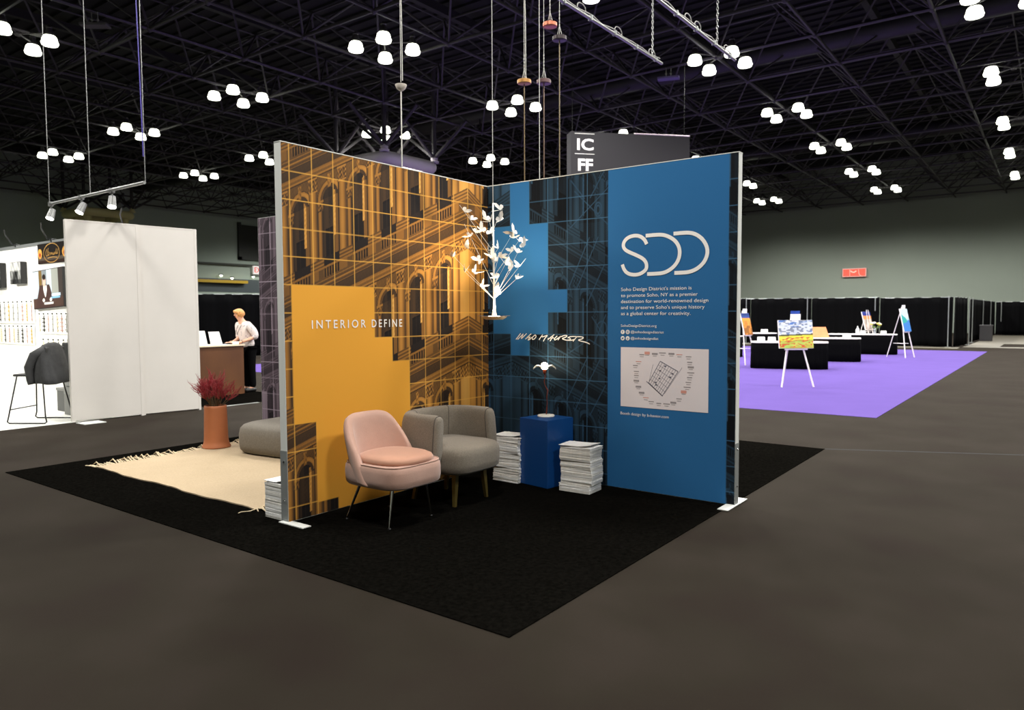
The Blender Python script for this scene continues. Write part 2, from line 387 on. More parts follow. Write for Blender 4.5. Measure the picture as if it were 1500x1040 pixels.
# ------------------------------------------------------------------ printed facade for the murals
H = 2.77
ZLN = [2.57-.205*k for k in range(13)]
def facade_tone(d, T, seed=0):
    """d: distance from the building corner along the facade, T height; returns tone 0..1"""
    s = d; q = np.mod(T-1.32, 1.2)/1.2; B = .395
    n = (np.sin(s*91.7+T*57.3)*np.sin(s*47.1-T*83.9)+np.sin(s*171+T*13)*np.sin(T*139-s*29))*.5
    n2 = np.sin(s*11.3+T*5.1)*np.sin(T*9.7-s*6.2)
    cor = s < .13
    b = np.mod(s-.13, B)/B
    sm = lambda x, e0, e1: np.clip((x-e0)/(e1-e0), 0, 1)
    tone = .44+.03*n+.03*n2
    # arch geometry (measured in metres round the arch centre)
    bx = (b-.585)*B; qz = (q-.60)*1.2; r = np.hypot(bx, np.maximum(qz, 0)); R0 = .112
    inside = (r < R0) & (q > .165)
    # window seen through the arch, deep in its reveal
    up = q > .37
    win = np.where(up, .24+.05*n2+.03*n, .13+.03*n)
    win = np.where(up & (bx > .015) & (bx < .055), .31, win)
    win = np.where(~up & (np.abs(bx-.01) < .05), .10, win)
    win = np.where((q > .355) & (q < .372) & (bx > -.075), .04, win)
    win = np.where((q > .372) & (q < .380) & (bx > -.075), .30, win)
    win = np.where((np.abs(bx-.005) < .004) & ~up, .22, win)
    win = np.where(bx > .060, .30-.10*sm(bx, .06, R0), win)               # shaded reveal
    win = np.where((bx < -.070), .50, win)
    win = np.where((bx < -.055) & (bx > -.082) & (q > .30) & (q < .63+.03*n), .86+.12*n, win)   # sun-lit jamb
    win = np.where((q > .60) & (r > .088), .30+.1*sm(bx, -.1, .1), win)
    win = np.where((q > .60) & (r < .088), win*.8, win)
    tone = np.where(inside, win, tone)
    ring = q > .595
    rr = (r-R0)/.046
    rt = .60+.14*np.sin(rr*PI)-.10*sm(bx, -.1, .1)
    tone = np.where(ring & (rr >= 0) & (rr < 1), rt, tone)
    tone = np.where(ring & (np.abs(rr-.05) < .07), .30, tone); tone = np.where(ring & (np.abs(rr-1.04) < .07), .27, tone)
    tone = np.where((np.abs(bx) < .02) & (q > .675) & (q < .775), .58+.2*n, tone)
    # slim column beside the window
    cc = (b-.895)/.072; z = (np.abs(cc) < 1) & (q < .56) & (q > .13)
    tone = np.where(z, .34+.30*np.cos((cc-.25)*PI*.5), tone)
    tone = np.where((np.abs(cc) < 1.25) & (q > .52) & (q < .595), .46+.26*n-.1*(q < .53), tone)
    tone = np.where((np.abs(cc) < 1.4) & (q >= .583) & (q < .600), .64, tone)
    tone = np.where((np.abs(np.abs(cc)-1.12) < .12) & (q < .52) & (q > .15), .20, tone)
    # big engaged column
    c = (b-.125)/.128; big = (np.abs(c) < 1) & (q > .10)
    tone = np.where(big, .38+.33*np.cos((c-.18)*PI*.47)+.03*n2, tone)
    tone = np.where((c > 1) & (c < 1.22) & (q < .70), .19, tone)
    tone = np.where((np.abs(c) < 1.25) & (q > .69) & (q < .775), .47+.34*n, tone)
    tone = np.where((np.abs(c) < 1.4) & (q >= .775) & (q < .792), .68, tone)
    tone = np.where((np.abs(c) < 1.1) & (np.abs(q-.685) < .005), .7, tone)
    # corner pier
    c2 = s/.13
    tone = np.where(cor, .80-.10*np.abs(c2-.45)-.30*sm(c2, .9, 1), tone)
    tone = np.where(cor & (q > .69) & (q < .79), .56+.3*n, tone)
    # plinths and bases
    bz = (q > .10) & (q < .165); wob = .50+.13*np.sin(q*1.2*190)
    tone = np.where(bz & ((b > .80) | (b < .27) | cor), wob, tone)
    tone = np.where(bz & (b <= .80) & (b >= .27) & ~cor, .17, tone)
    bal = q <= .10; f = np.mod(s, .036)/.036
    bt = np.where((f > .2) & (f < .72), .44+.12*np.cos((f-.46)*9)*np.abs(np.cos(q*55)), .13)
    bt = np.where((b > .82) | (b < .28) | cor, .53-.12*(np.abs(c) > 1.1), bt)
    bt = np.where(q > .084, .58, bt); bt = np.where(q < .016, .42, bt)
    tone = np.where(bal, bt, tone)
    # entablature
    et = np.interp(q, [.79, .797, .80, .812, .815, .832, .835, .856, .860, .925, .928, .936, .940, .957, .960, .970, .974, .992, .995, 1.0],
                   [.25, .25, .60, .66, .46, .50, .62, .54, .30, .33, .20, .58, .36, .40, .60, .66, .36, .42, .60, .60])
    tone = np.where(q > .79, et+.02*n, tone)
    return np.clip(tone, 0, 1)
def building(u, z, uc, D1, zv1, D2, zv2):
    """left face for u<uc, right face for u>uc, both receding and seen from below"""
    d = np.maximum(uc-u, 0); k = 1-d/D1; tl = facade_tone(d/k, zv1+(z-zv1)/k)
    d2 = np.maximum(u-uc, 0); k2 = 1-d2/D2; tr = facade_tone(d2/k2*1.25, zv2+(z-zv2)/k2)
    t = np.where(u < uc, tl*(1-.22*np.clip(d/2.4, 0, 1)), tr*.86)
    return t
def ramp(t, stops):
    xs = [s[0] for s in stops]
    return np.stack([np.interp(t, xs, [s[1][i] for s in stops]) for i in range(3)], -1)
ORANGE = [(0, (20, 18, 19)), (.15, (38, 32, 29)), (.3, (76, 56, 38)), (.5, (138, 94, 44)), (.7, (196, 138, 64)), (1, (246, 200, 112))]
BLUE = [(0, (8, 10, 13)), (.15, (14, 18, 23)), (.3, (24, 34, 43)), (.5, (36, 56, 72)), (.7, (44, 72, 96)), (1, (62, 100, 134))]
PURPLE = [(0, (20, 17, 20)), (.15, (32, 27, 31)), (.3, (58, 49, 54)), (.5, (98, 84, 92)), (.7, (136, 120, 130)), (1, (190, 176, 186))]
def cover(x, c, hw, st): return np.clip((hw-np.abs(x-c))/st+.5, 0, 1)
def compose(U, V, tone, stops, solid, solidmask, line, vls, st, hw=.0034, gain=1.):
    img = ramp(tone, stops)
    g = np.zeros(U.shape)
    for c in vls: g = np.maximum(g, cover(U, c, hw, st))
    for c in ZLN: g = np.maximum(g, cover(V, c, hw, st))
    img = img*(1-g[..., None])+np.array(line)*g[..., None]
    mk = np.zeros(U.shape)
    for a, b, c, d in solidmask: mk = np.maximum(mk, np.clip(np.minimum(np.minimum(U-a, b-U), np.minimum(V-c, d-V))/st+.5, 0, 1))
    img = img*(1-mk[..., None])+np.array(solid)*mk[..., None]
    return img
ST = .0052
M_ink = mat_print('printed_fabric', .75, .12)
def orange_fn(U, V):
    t = building(U, V, -.30, 10.5, -1.95, 8., -1.95)
    return compose(U, V, t, ORANGE, (226, 160, 58), [(-2.3, -1.5, .72, 1.75), (-2.1, -1.3, .1, 1.34), (-2.1, -1.1, 0, 1.135), (-2.1, -1.1, .1, .8)][:2] + [(-2.3, -1.1, .72, 1.135), (-2.1, -1.1, .1, .8), (-1.9, -1.1, -.1, .2)],
                   (228, 170, 76), [-2.3+.2*k for k in range(12)], ST)
def seg_dist(U, V, a, b):
    ax, ay = a; bx, by = b; dx, dy = bx-ax, by-ay
    t = np.clip(((U-ax)*dx+(V-ay)*dy)/(dx*dx+dy*dy), 0, 1)
    return np.hypot(U-ax-t*dx, V-ay-t*dy)
def blue_fn(U, V):
    t = building(U, V, .30, 10.5, -1.95, 9., -2.6)*.90
    g = np.zeros(U.shape)
    # fire-escape bars crossing the right half
    segs = [((.93, 1.75), (1.15, 2.2)), ((1.02, 1.75), (1.24, 2.2)), ((1.12, 1.6), (1.3, 1.95)), ((.95, 2.3), (1.34, 2.62)), ((1.0, 2.62), (1.34, 2.3)),
            ((.92, .75), (1.14, 1.15)), ((1.0, .65), (1.26, 1.12)), ((1.16, .62), (1.32, .9)), ((.95, 1.18), (1.15, 1.3)), ((1.15, 1.3), (1.34, 1.2)),
            ((1.2, 1.26), (1.32, 1.52)), ((1.18, 1.5), (1.34, 1.28)), ((1.16, 2.55), (1.3, 2.77)), ((.96, 2.72), (1.1, 2.55))]
    for a, b in segs: g = np.maximum(g, np.clip((.0045-seg_dist(U, V, a, b))/ST+.5, 0, 1))
    for cx, cz, rx, rz in [(1.24, 2.44, .035, .06), (1.24, 2.44, .02, .035), (1.28, 1.4, .05, .06)]:
        rr = np.hypot((U-cx)/rx, (V-cz)/rz); g = np.maximum(g, np.clip((.0045-np.abs(rr-1)*rx)/ST+.5, 0, 1))
    mesh_z = (U > .93) & (V > 2.17) & (V < 2.33) & (V < 2.36-.0*(U-.93))
    g = np.maximum(g, np.where(mesh_z, .35*(np.sin((U*.6+V)*520) > .2), 0))
    t = t*(1-g)+.66*g
    solids = [(.07, .28, 1.545, 2.365), (.07, .28, 1.34, 1.6), (.28, .5, 1.135, 3), (.28, .71, 1.34, 2.365), (.5, .92, 1.545, 1.75), (1.34, 2.41, -1, 3)]
    return compose(U, V, t, BLUE, (42, 100, 150), solids, (62, 100, 130), [.07, .28, .5, .71, .92, 1.13, 2.41], ST, .003)
def purple_fn(U, V):
    t = .12+.7*building(U, V, -2.55, 9., -1.95, 8, -1.95)
    t = np.where((U < -3.66) & (V < .55), .7, t)
    return compose(U, V, t, PURPLE, (90, 80, 90), [], (172, 156, 168), [-3.73+.21*k for k in range(18)], .006, .0035)
def display_wall(label, x0, x1, y0, y1):
    t = thing('display_wall', label, 'wall panel', ((x0+x1)/2, (y0+y1)/2, 0))
    ox, oy = t.location.x, t.location.y
    m = MB(); m.box(x0-ox, x1-ox, y0-oy, y1-oy, .006, H); m.build('frame', M_aluw, t)
    return t, ox, oy
TH = .072
def orange_wall():
    t, ox, oy = display_wall('tall display wall printed with an orange building facade and a plain orange block', -TH, 0, -2.37, 0)
    raster('mural', M_ink, -2.366, -.002, .01, H-.004, ST, orange_fn, lambda u, v: np.stack([np.full(u.shape, .0025-ox), u-oy, v], -1), t)
    raster('back_print', M_ink, -2.366, -.002, .01, H-.004, .03, lambda U, V: ramp(building(U, V, -1.2, 10.5, -1.95, 8., -1.95), PURPLE), lambda u, v: np.stack([np.full(u.shape, -TH-.0025-ox), u-oy, v], -1), t)
    m = MB(); put_text(m, 'INTERIOR', (.006-ox, -2.128-oy, 1.427), (0, 1, 0), .062, .535, space=1.45, bold=.008)
    put_text(m, 'DEFINE', (.006-ox, -1.53-oy, 1.427), (0, 1, 0), .062, .345, space=1.45, bold=.008)
    m.build('lettering', mat('white_ink', (240, 236, 230), .5), t)
    m = MB(); m.box(-TH-.004-ox, .003-ox, -2.373-oy, -2.369-oy, .008, .535); m.box(-TH-.004-ox, -TH-.0005-ox, -2.37-oy, -2.33-oy, .008, .535)
    k = m.build('corner_cover', M_steel, t)
    m = MB()
    for z in (.455, .17): m.sphere((-.035-ox, -2.375-oy, z), .009, 8)
    m.build('screw', M_chrome, k)
    m = MB(); m.box(-TH+.01-ox, .22-ox, -2.41-oy, -2.335-oy, .0062, .012); m.build('foot_plate', M_aluw, t)
    m = MB(); m.box(-TH-ox, .0035-ox, -2.372-oy, 0-oy, H-.001, H+.004); m.build('top_rail', M_aluw, t)
orange_wall()
def blue_wall():
    t, ox, oy = display_wall('tall display wall with blue facade print, a plain blue panel, white logo and map', 0, 2.485, 0, TH)
    to = lambda e: (lambda u, v: np.stack([u-ox, np.full(np.shape(u), -e-oy), v], -1))
    raster('mural', M_ink, .003, 2.481, .01, H-.004, ST, blue_fn, to(.0025), t)
    W = lambda e=.006: (lambda a, b: (a-ox, -e-oy, b))
    S = [(1.71, 2.11), (1.69, 2.15), (1.65, 2.18), (1.6, 2.19), (1.54, 2.18), (1.5, 2.15), (1.487, 2.11), (1.505, 2.075), (1.55, 2.05), (1.61, 2.025), (1.68, 1.99), (1.71, 1.95), (1.71, 1.9), (1.66, 1.865), (1.6, 1.855), (1.53, 1.87), (1.495, 1.91), (1.482, 1.95)]
    D1 = [(1.70, 2.18), (1.78, 2.182), (1.85, 2.18), (1.91, 2.16), (1.97, 2.12), (2.005, 2.06), (2.005, 1.99), (1.975, 1.93), (1.92, 1.885), (1.86, 1.862), (1.78, 1.86), (1.715, 1.86)]
    D2 = [(1.95, 2.18), (2.02, 2.182), (2.09, 2.18), (2.15, 2.16), (2.205, 2.115), (2.24, 2.05), (2.24, 1.99), (2.21, 1.93), (2.155, 1.885), (2.09, 1.862), (2.02, 1.86), (1.96, 1.86)]
    ink = mat('white_ink'); m = MB()
    for s in (S, D1, D2): ribbon(m, s, .031, W())
    m.build('logo', ink, t)
    m = MB()
    rows = [("Soho Design District's mission is", 1.722, 2.11-1.47), ('to promote Soho, NY as a premier', 1.6705, 2.163-1.47), ('destination for world-renowned design', 1.619, 2.252-1.47), ("and to preserve Soho's unique history", 1.5675, 2.222-1.47), ('as a global center for creativity.', 1.516, 2.103-1.47)]
    for s, z, wd in rows: put_text(m, s, (1.47-ox, -.006-oy, z), (1, 0, 0), .0285, wd, bold=0.)
    put_text(m, 'SohoDesignDistrict.org', (1.47-ox, -.006-oy, 1.415), (1, 0, 0), .021, .335, bold=0.)
    put_text(m, '@sohodesigndistrict', (1.565-ox, -.006-oy, 1.362), (1, 0, 0), .021, .305, bold=0.)
    put_text(m, '@sohodesigndist', (1.565-ox, -.006-oy, 1.308), (1, 0, 0), .021, .257, bold=0.)
    put_text(m, 'Booth design by b-havior.com', (1.47-ox, -.006-oy, .655), (1, 0, 0), .024, .45, bold=0.)
    m.build('lettering', ink, t)
    m = MB(); n = MB()
    for k, (cx, cz, ch) in enumerate([(1.488, 1.371, 'f'), (1.536, 1.371, 'o'), (1.488, 1.317, 't'), (1.536, 1.317, 'p')]):
        m.poly([(cx+.019*math.cos(2*PI*i/24)-ox, -.006-oy, cz+.019*math.sin(2*PI*i/24)) for i in range(24)])
        if ch in 'fp': put_text(n, ch, (cx-.006-ox, -.007-oy, cz-.009), (1, 0, 0), .02, None, bold=.02)
        elif ch == 'o':
            ribbon(n, [(cx-.009, cz-.009), (cx+.009, cz-.009), (cx+.009, cz+.009), (cx-.009, cz+.009), (cx-.009, cz-.0105)], .003, W(.007), smooth=0)
            ribbon(n, [(cx+.0045*math.cos(a*PI/5), cz+.0045*math.sin(a*PI/5)) for a in range(11)], .0025, W(.007), smooth=0)
        else:
            n.poly([W(.007)(cx+a, cz+b) for a, b in [(-.011, -.007), (-.002, -.009), (.007, -.003), (.011, .005), (.005, .008), (0, .005), (-.006, .003), (-.01, .007), (-.008, -.001)]])
    ic = m.build('social_icon', ink, t); n.build('symbol', mat('icon_blue', (42, 92, 140), .5), ic)
    # white map board
    m = MB(); m.poly([W(.005)(a, b) for a, b in [(1.47, .727), (2.26, .727), (2.26, 1.24), (1.47, 1.24)]])
    mp = m.build('map_panel', mat('map_white', (226, 216, 216), .55), t)
    m = MB(); A, Bq, Cq, Dq = np.array((1.84, 1.13)), np.array((2.0, 1.05)), np.array((1.86, .84)), np.array((1.735, .945))
    for i in range(9):
        f = i/8; p = A*(1-f)+Bq*f; q = Dq*(1-f)+Cq*f
        ribbon(m, [p, q], .005 if i in (0, 8) else .0028, W(), smooth=0)
    for i in range(7):
        f = i/6; p = A*(1-f)+Dq*f; q = Bq*(1-f)+Cq*f
        ribbon(m, [p, q], .007 if i in (0, 6) else .0028, W(), smooth=0)
    ribbon(m, [(1.715, .955), (1.865, .838)], .006, W(), smooth=0); ribbon(m, [(1.775, 1.10), (1.74, .96)], .0026, W(), smooth=0); ribbon(m, [(2.035, 1.085), (1.88, .86)], .0022, W(), smooth=0)
    for px, pz in [(1.885, 1.09), (1.84, 1.05), (1.80, .95), (1.835, .985), (1.95, 1.03), (1.93, 1.0), (1.805, .93)]:
        m.poly([W()(px+a, pz+b) for a, b in [(-.009, -.006), (.009, -.006), (.009, .006), (-.009, .006)]])
    m.build('map_lines', mat('map_grey', (120, 118, 128), .6), mp)
    RING = [(1.67, 1.18, 0), (1.72, 1.195, 1), (1.79, 1.19, 2), (1.86, 1.2, 3), (1.94, 1.195, 2), (2.01, 1.19, 4), (2.09, 1.175, 5), (2.10, 1.13, 0), (2.11, 1.09, 2), (2.11, 1.045, 3), (2.10, 1.005, 0), (2.09, .965, 5), (2.08, .925, 3), (2.05, .885, 1), (2.01, .825, 5), (1.96, .79, 2), (1.9, .775, 3), (1.83, .775, 0), (1.76, .785, 5), (1.71, .815, 4), (1.67, .855, 2), (1.64, .905, 2), (1.62, .955, 2), (1.62, 1.0, 0), (1.62, 1.035, 5), (1.61, 1.085, 0), (1.64, 1.12, 4)]
    m = MB(); n = MB()
    for i, (a, z, k) in enumerate(RING):
        bw = [.022, .024, .026, .03, .026, .024][k]; bh = [.004, .012, .008, .004, .003, .0035][k]
        tgt = n if k in (1, 4) else m
        tgt.poly([W()(a+u, z+v) for u, v in [(-bw, -bh), (bw, -bh), (bw, bh), (-bw, bh)]])
        m.poly([W()(a+u, z-.018+v) for u, v in [(-.018, -.0022), (.018, -.0022), (.018, .0022), (-.018, .0022)]])
    m.build('dark_marks', mat('mark_grey', (152, 144, 144), .6), mp); n.build('red_marks', mat('mark_red', (214, 150, 134), .6), mp)
    # hand-written signature, strokes traced on a 1500x536 grid over the wall
    m = MB()
    def G(pts): return [(.34+(x-175)/(1340-175)*.82, 1.345-(y-205)/150*.088+(x-175)/1165*.0) for x, y in pts]
    strokes = [[(260, 205), (225, 250), (180, 305)], [(305, 210), (260, 255), (208, 305)], [(305, 212), (285, 255), (262, 298), (310, 255), (360, 205)],
               [(435, 208), (385, 250), (340, 298)], [(400, 258), (350, 285), (430, 250), (395, 290), (375, 315), (410, 300), (450, 262)], [(500, 225), (455, 260), (450, 305), (490, 290), (520, 245), (495, 222)],
               [(620, 215), (590, 260), (560, 305)], [(620, 215), (600, 262), (660, 240), (705, 225), (660, 270), (630, 325)], [(805, 215), (750, 255), (700, 300)], [(790, 225), (765, 275), (735, 320)], [(700, 282), (750, 272), (800, 268)],
               [(850, 235), (800, 285), (810, 305), (850, 280), (910, 235)], [(910, 235), (880, 270), (860, 300)], [(900, 250), (960, 225), (1010, 228), (980, 255), (920, 275), (950, 290), (1000, 300)], [(1000, 300), (1060, 290), (1040, 262), (1010, 262)], [(1010, 262), (1050, 240), (1140, 240)], [(1010, 300), (1070, 300), (1110, 285)],
               [(1150, 240), (1120, 280), (1090, 315)], [(1130, 245), (1200, 240), (1255, 252), (1220, 280), (1160, 292), (1210, 310), (1290, 325), (1340, 352)]]
    for s in strokes: ribbon(m, G(s), .0085, W(.0065))
    m.build('signature', ink, t)
    m = MB(); m.box(2.483-ox, 2.487-ox, -.004-oy, TH+.002-oy, .008, .50); k = m.build('corner_cover', M_steel, t)
    m = MB()
    for z in (.45, .155): m.sphere((2.488-ox, .035-oy, z), .008, 8)
    m.build('screw', M_chrome, k)
    m = MB(); m.box(2.415-ox, 2.50-ox, -.19-oy, .25-oy, .0062, .012); m.build('foot_plate', M_aluw, t)
    m = MB(); m.box(0-ox, 2.487-ox, -.0035-oy, TH-oy, H-.001, H+.004); m.build('top_rail', M_aluw, t)
blue_wall()
def purple_wall():
    t, ox, oy = display_wall('narrow strip of display wall printed in muted purple behind the orange wall', -3.775, -TH-.003, 0, TH)
    raster('mural', M_ink, -3.77, -TH-.006, .01, H-.004, .009, purple_fn, lambda u, v: np.stack([u-ox, np.full(u.shape, -.0025-oy), v], -1), t)
purple_wall()

# ------------------------------------------------------------------ furniture helpers
def superellipse(a, b, e, n, cx=0, cy=0, z=0):
    out = []
    for k in range(n):
        t = 2*PI*k/n; c, s = math.cos(t), math.sin(t)
        out.append((cx+a*math.copysign(abs(c)**(2/e), c), cy+b*math.copysign(abs(s)**(2/e), s), z))
    return out
def slab(a, b, e, levels, n=40, cx=0, cy=0):
    """levels: (z, inset) rings of a superellipse plan"""
    m = MB(); rings = [superellipse(a-i, b-i, e, n, cx, cy, z) for z, i in levels]
    m.loft(rings); return m
def shell(front, back, nu, nv):
    """two (u,v) surfaces joined round their rim; u in -1..1, v in 0..1"""
    m = MB(); A = [[front(-1+2*i/nu, j/nv) for i in range(nu+1)] for j in range(nv+1)]
    Bk = [[back(-1+2*i/nu, j/nv) for i in range(nu+1)] for j in range(nv+1)]
    W = nu+1; v = [p for r in A for p in r]+[p for r in Bk for p in r]; o = W*(nv+1); f = []
    for j in range(nv):
        for i in range(nu):
            a = j*W+i; f.append((a, a+1, a+W+1, a+W)); f.append((o+a, o+a+W, o+a+W+1, o+a+1))
    for i in range(nu): f.append((i, o+i, o+i+1, i+1)); a = nv*W+i; f.append((a, a+1, o+a+1, o+a))
    for j in range(nv): a = j*W; f.append((a, a+W, o+a+W, o+a)); a = j*W+nu; f.append((a, o+a, o+a+W, a+W))
    m.add(v, f); return m
M_pink = mat('pink_velvet', (186, 146, 128), .75, noise=(3.5, .10), bump=(140, .12), sheen=.4)
M_pinks = mat('pink_velvet_cushion', (196, 142, 114), .7, noise=(3.5, .10), bump=(140, .12), sheen=.4)
M_greyf = mat('grey_weave', (122, 112, 98), .9, noise=(110, .22), bump=(260, .35), sheen=.2)
M_brass = mat('aged_brass', (112, 96, 48), .4, .6)

def pink_chair():
    t = thing('slipper_chair', 'pink velvet armless chair with round back and thin chrome legs', 'chair', (.53, -1.845, .006))
    # seat pan
    lv = [(.285, .035), (.290, .016), (.305, .005), (.345, .0), (.40, 0), (.43, .004), (.448, .016), (.455, .035), (.45, .08)]
    m = slab(.305, .285, 4.0, lv, 56, .03, 0); m.build('seat_base', M_pink, t, smooth=True)
    # welt line
    m = MB(); m.path([(x, y, .449) for x, y, _ in superellipse(.292, .272, 4.0, 56, .03, 0)], .004, 6, closed=True); m.build('piping', M_pink, t, smooth=True)
    lv = [(.44, .03), (.455, .005), (.475, 0), (.495, .012), (.508, .04), (.515, .09), (.518, .16), (.519, .22)]
    m = slab(.262, .245, 2.8, lv, 48, .055, 0); m.build('seat_cushion', M_pinks, t, smooth=True)
    # back: thick curved shell, sides swept forward into the seat
    def surf(off):
        def fn(u, v):
            zt = .788-.27*(abs(u)**4.6)
            z = .305+(zt-.305)*v
            hh = min(1.0, (z-.305)/.484)
            wd = .274-.026*hh**2-.004*(1-hh)**8
            y = wd*math.sin(u*PI/2*.98)
            fl = (1-hh)**1.5
            x = -.235-.055*hh + (.13+.20*fl)*(1-math.cos(u*PI/2*.98))
            edge = max(0, 1-abs(u)**10)**.5*max(0, 1-v**14)**.5
            th = .038*edge
            nx, ny = math.cos(u*1.1), math.sin(u*1.1)
            return (x+off*th*nx, y-off*th*ny, z-(1-edge)*.004)
        return fn
    m = shell(surf(1), surf(-1), 32, 22); m.build('backrest', M_pink, t, smooth=True)
    for sx, sy in ((1, -1), (1, 1), (-1, -1), (-1, 1)):
        m = MB(); a = (.03+sx*.165, sy*.165, .30); b = (-.02+sx*.225, sy*.215, .012)
        m.tube(a, b, .0125, .0075, 12)
        l = m.build('leg', M_chrome, t, smooth=True, angle=50)
        m = MB(); m.lathe([(.012, 0), (.013, .006), (.008, .014)], 12, (b[0], b[1], 0)); m.build('glide', M_black, l)
pink_chair()

def grey_chair():
    t = thing('barrel_chair', 'grey fabric barrel armchair on tapered brass legs', 'chair', (.48, -1.125, .006))
    lv = [(.265, .06), (.270, .025), (.290, .006), (.34, 0), (.41, 0), (.45, .006), (.472, .025), (.484, .06), (.49, .12), (.493, .2)]
    m = slab(.335, .315, 4.0, lv, 60, .035, 0); m.build('seat', M_greyf, t, smooth=True)
    # barrel band: rounded-rectangle section swept round a U
    P = []
    n = 34
    for i in range(n+1):
        f = i/n; a = (f-.5)*PI*1.0
        # straight wings then half super-circle behind
        P.append(None)
    pts = [(.20, -.335), (.12, -.345), (.03, -.35), (-.06, -.345), (-.14, -.325), (-.205, -.285), (-.25, -.22), (-.275, -.13), (-.285, 0)]
    pts = pts+[(x, -y) for x, y in pts[:-1][::-1]]
    q = [np.array(p) for p in pts]
    for _ in range(2):
        r = [q[0]]
        for a, b in zip(q[:-1], q[1:]): r += [a*.75+b*.25, a*.25+b*.75]
        q = r+[q[-1]]
    N = len(q); rings = []
    for i in range(N):
        tg = q[min(i+1, N-1)]-q[max(i-1, 0)]; tg /= np.linalg.norm(tg); nn = np.array([tg[1], -tg[0]])
        e = min(i, N-1-i); k = 1-max(0, (5-e)/5)**2.2*.5; kz = 1-max(0, (6-e)/6)**2.4*.22
        wob = 0
        hw = .060*k; z0 = .355+(1-kz)*.17; z1 = .735-(1-kz)*.17
        ring = []
        for s in range(24):
            th = 2*PI*s/24; c, sn = math.cos(th), math.sin(th)
            a = math.copysign(abs(c)**(2/3.2), c)*hw; zz = (z0+z1)/2+math.copysign(abs(sn)**(2/4.5), sn)*(z1-z0)/2
            lean = (zz-.5)*.10
            ring.append((q[i][0]-nn[0]*(-a-lean), q[i][1]-nn[1]*(-a-lean), zz))
        rings.append(ring)
    m = MB(); m.loft(rings); bk = m.build('backrest', M_greyf, t, smooth=True)
    # seam piping along the outer edges of both wing panels
    m = MB()
    for side in (-1, 1):
        idx = 3 if side < 0 else N-4
        m.path([Vector(p) for p in rings[idx]], .0045, 6, closed=True)
    mid = rings[N//2-8]; m.path([Vector(p) for p in mid], .003, 6, closed=True)
    mid = rings[N//2+8]; m.path([Vector(p) for p in mid], .003, 6, closed=True)
    m.build('piping', mat('grey_piping', (84, 76, 68), .9), bk, smooth=True)
    for sx, sy in ((1, -1), (1, 1), (-1, -1), (-1, 1)):
        m = MB(); a = Vector((.02+sx*.19, sy*.17, .285)); b = Vector((sx*.225, sy*.20, .0))
        def sq(c, r, z): return [(c.x-r, c.y-r, z), (c.x+r, c.y-r, z), (c.x+r, c.y+r, z), (c.x-r, c.y+r, z)]
        m.loft([sq(b, .012, 0), sq(b.lerp(a, .5), .017, .14), sq(a, .021, .285)])
        m.build('leg', M_brass, t)
grey_chair()

def pouf():
    t = thing('lounge_seat', 'low grey upholstered lounge seat on the cream rug, cut off by the orange wall', 'lounge chair', (-2.34, -.62, .020), R(6))
    m = MB(); lv = [(0, .06), (.010, .03), (.04, .008), (.10, 0), (.20, 0), (.27, .012), (.305, .04), (.325, .09), (.333, .16), (.335, .26)]
    s = slab(.47, .43, 4.6, lv, 64, 0, 0); s.build('seat', mat('grey_felt', (124, 116, 104), .85, noise=(60, .14), bump=(200, .2)), t, smooth=True)
    m = MB(); m.rbox(.27, .50, -.38, .40, .26, .50, .10, 5); m.build('backrest', mat('grey_felt'), t, smooth=True)
pouf()

# ------------------------------------------------------------------ rug with fringes
def rug():
    x0, x1, y0, y1 = -3.22, -.50, -2.315, -.22
    nx, ny = 60, 30; m = MB(); v = []
    zt = lambda i, j: .016+.002*math.sin(i*.9)*math.sin(j*.7)
    e = lambda i: .016*math.sin(i*.25+.6)+.005*math.sin(i*.8)
    top = [(x0+(x1-x0)*i/nx, y0+(y1-y0)*j/ny+e(i)*(1-j/ny)**3, zt(i, j)) for j in range(ny+1) for i in range(nx+1)]
    bot = [(x, y, .0065) for x, y, z in top]; o = len(top); f = []
    Wd = nx+1
    for j in range(ny):
        for i in range(nx): a = j*Wd+i; f.append((a, a+1, a+Wd+1, a+Wd)); f.append((o+a, o+a+Wd, o+a+Wd+1, o+a+1))
    for i in range(nx): a = ny*Wd+i; f.append((i, o+i, o+i+1, i+1)); f.append((a, a+1, o+a+1, o+a))
    for j in range(ny): a = j*Wd; f.append((a, a+Wd, o+a+Wd, o+a)); a = j*Wd+nx; f.append((a, o+a, o+a+Wd, a+Wd))
    m.add(top+bot, f)
    t = thing('fringed_rug', 'cream woven rug with fringed short ends behind the orange wall', 'rug', (0, 0, 0))
    mr = mat('cream_weave', (186, 164, 132), .95, noise=(90, .10), bump=(240, .5))
    m.build('pile', mr, t)
    for xe, d in ((x0, -1), (x1, 1)):
        m = MB(); y = y0+.01
        while y < y1:
            L = random.uniform(.10, .20) if d < 0 else random.uniform(.05, .11); a = random.uniform(-.03, .03); hz = random.choice([.014, .022, .034, .05])
            m.path([(xe-d*.005, y, .012), (xe+d*L*.5, y+a*.5, hz), (xe+d*L, y+a, .010)], [.0075, .006, .004], 5)
            y += random.uniform(.014, .03)
        if d > 0: m.path([(x1, y0, .012), (x1+.01, y0-.05, .012), (x1-.03, y0-.10, .01), (x1-.02, y0-.13, .009)], .0035, 5)
        else: m.path([(x0, y0, .012), (x0-.10, y0+.0, .012), (x0-.16, y0-.02, .01)], .006, 5)
        fo = m.build('fringe', mat('fringe', (218, 198, 164), .95), t); fo['kind'] = 'stuff'
rug()

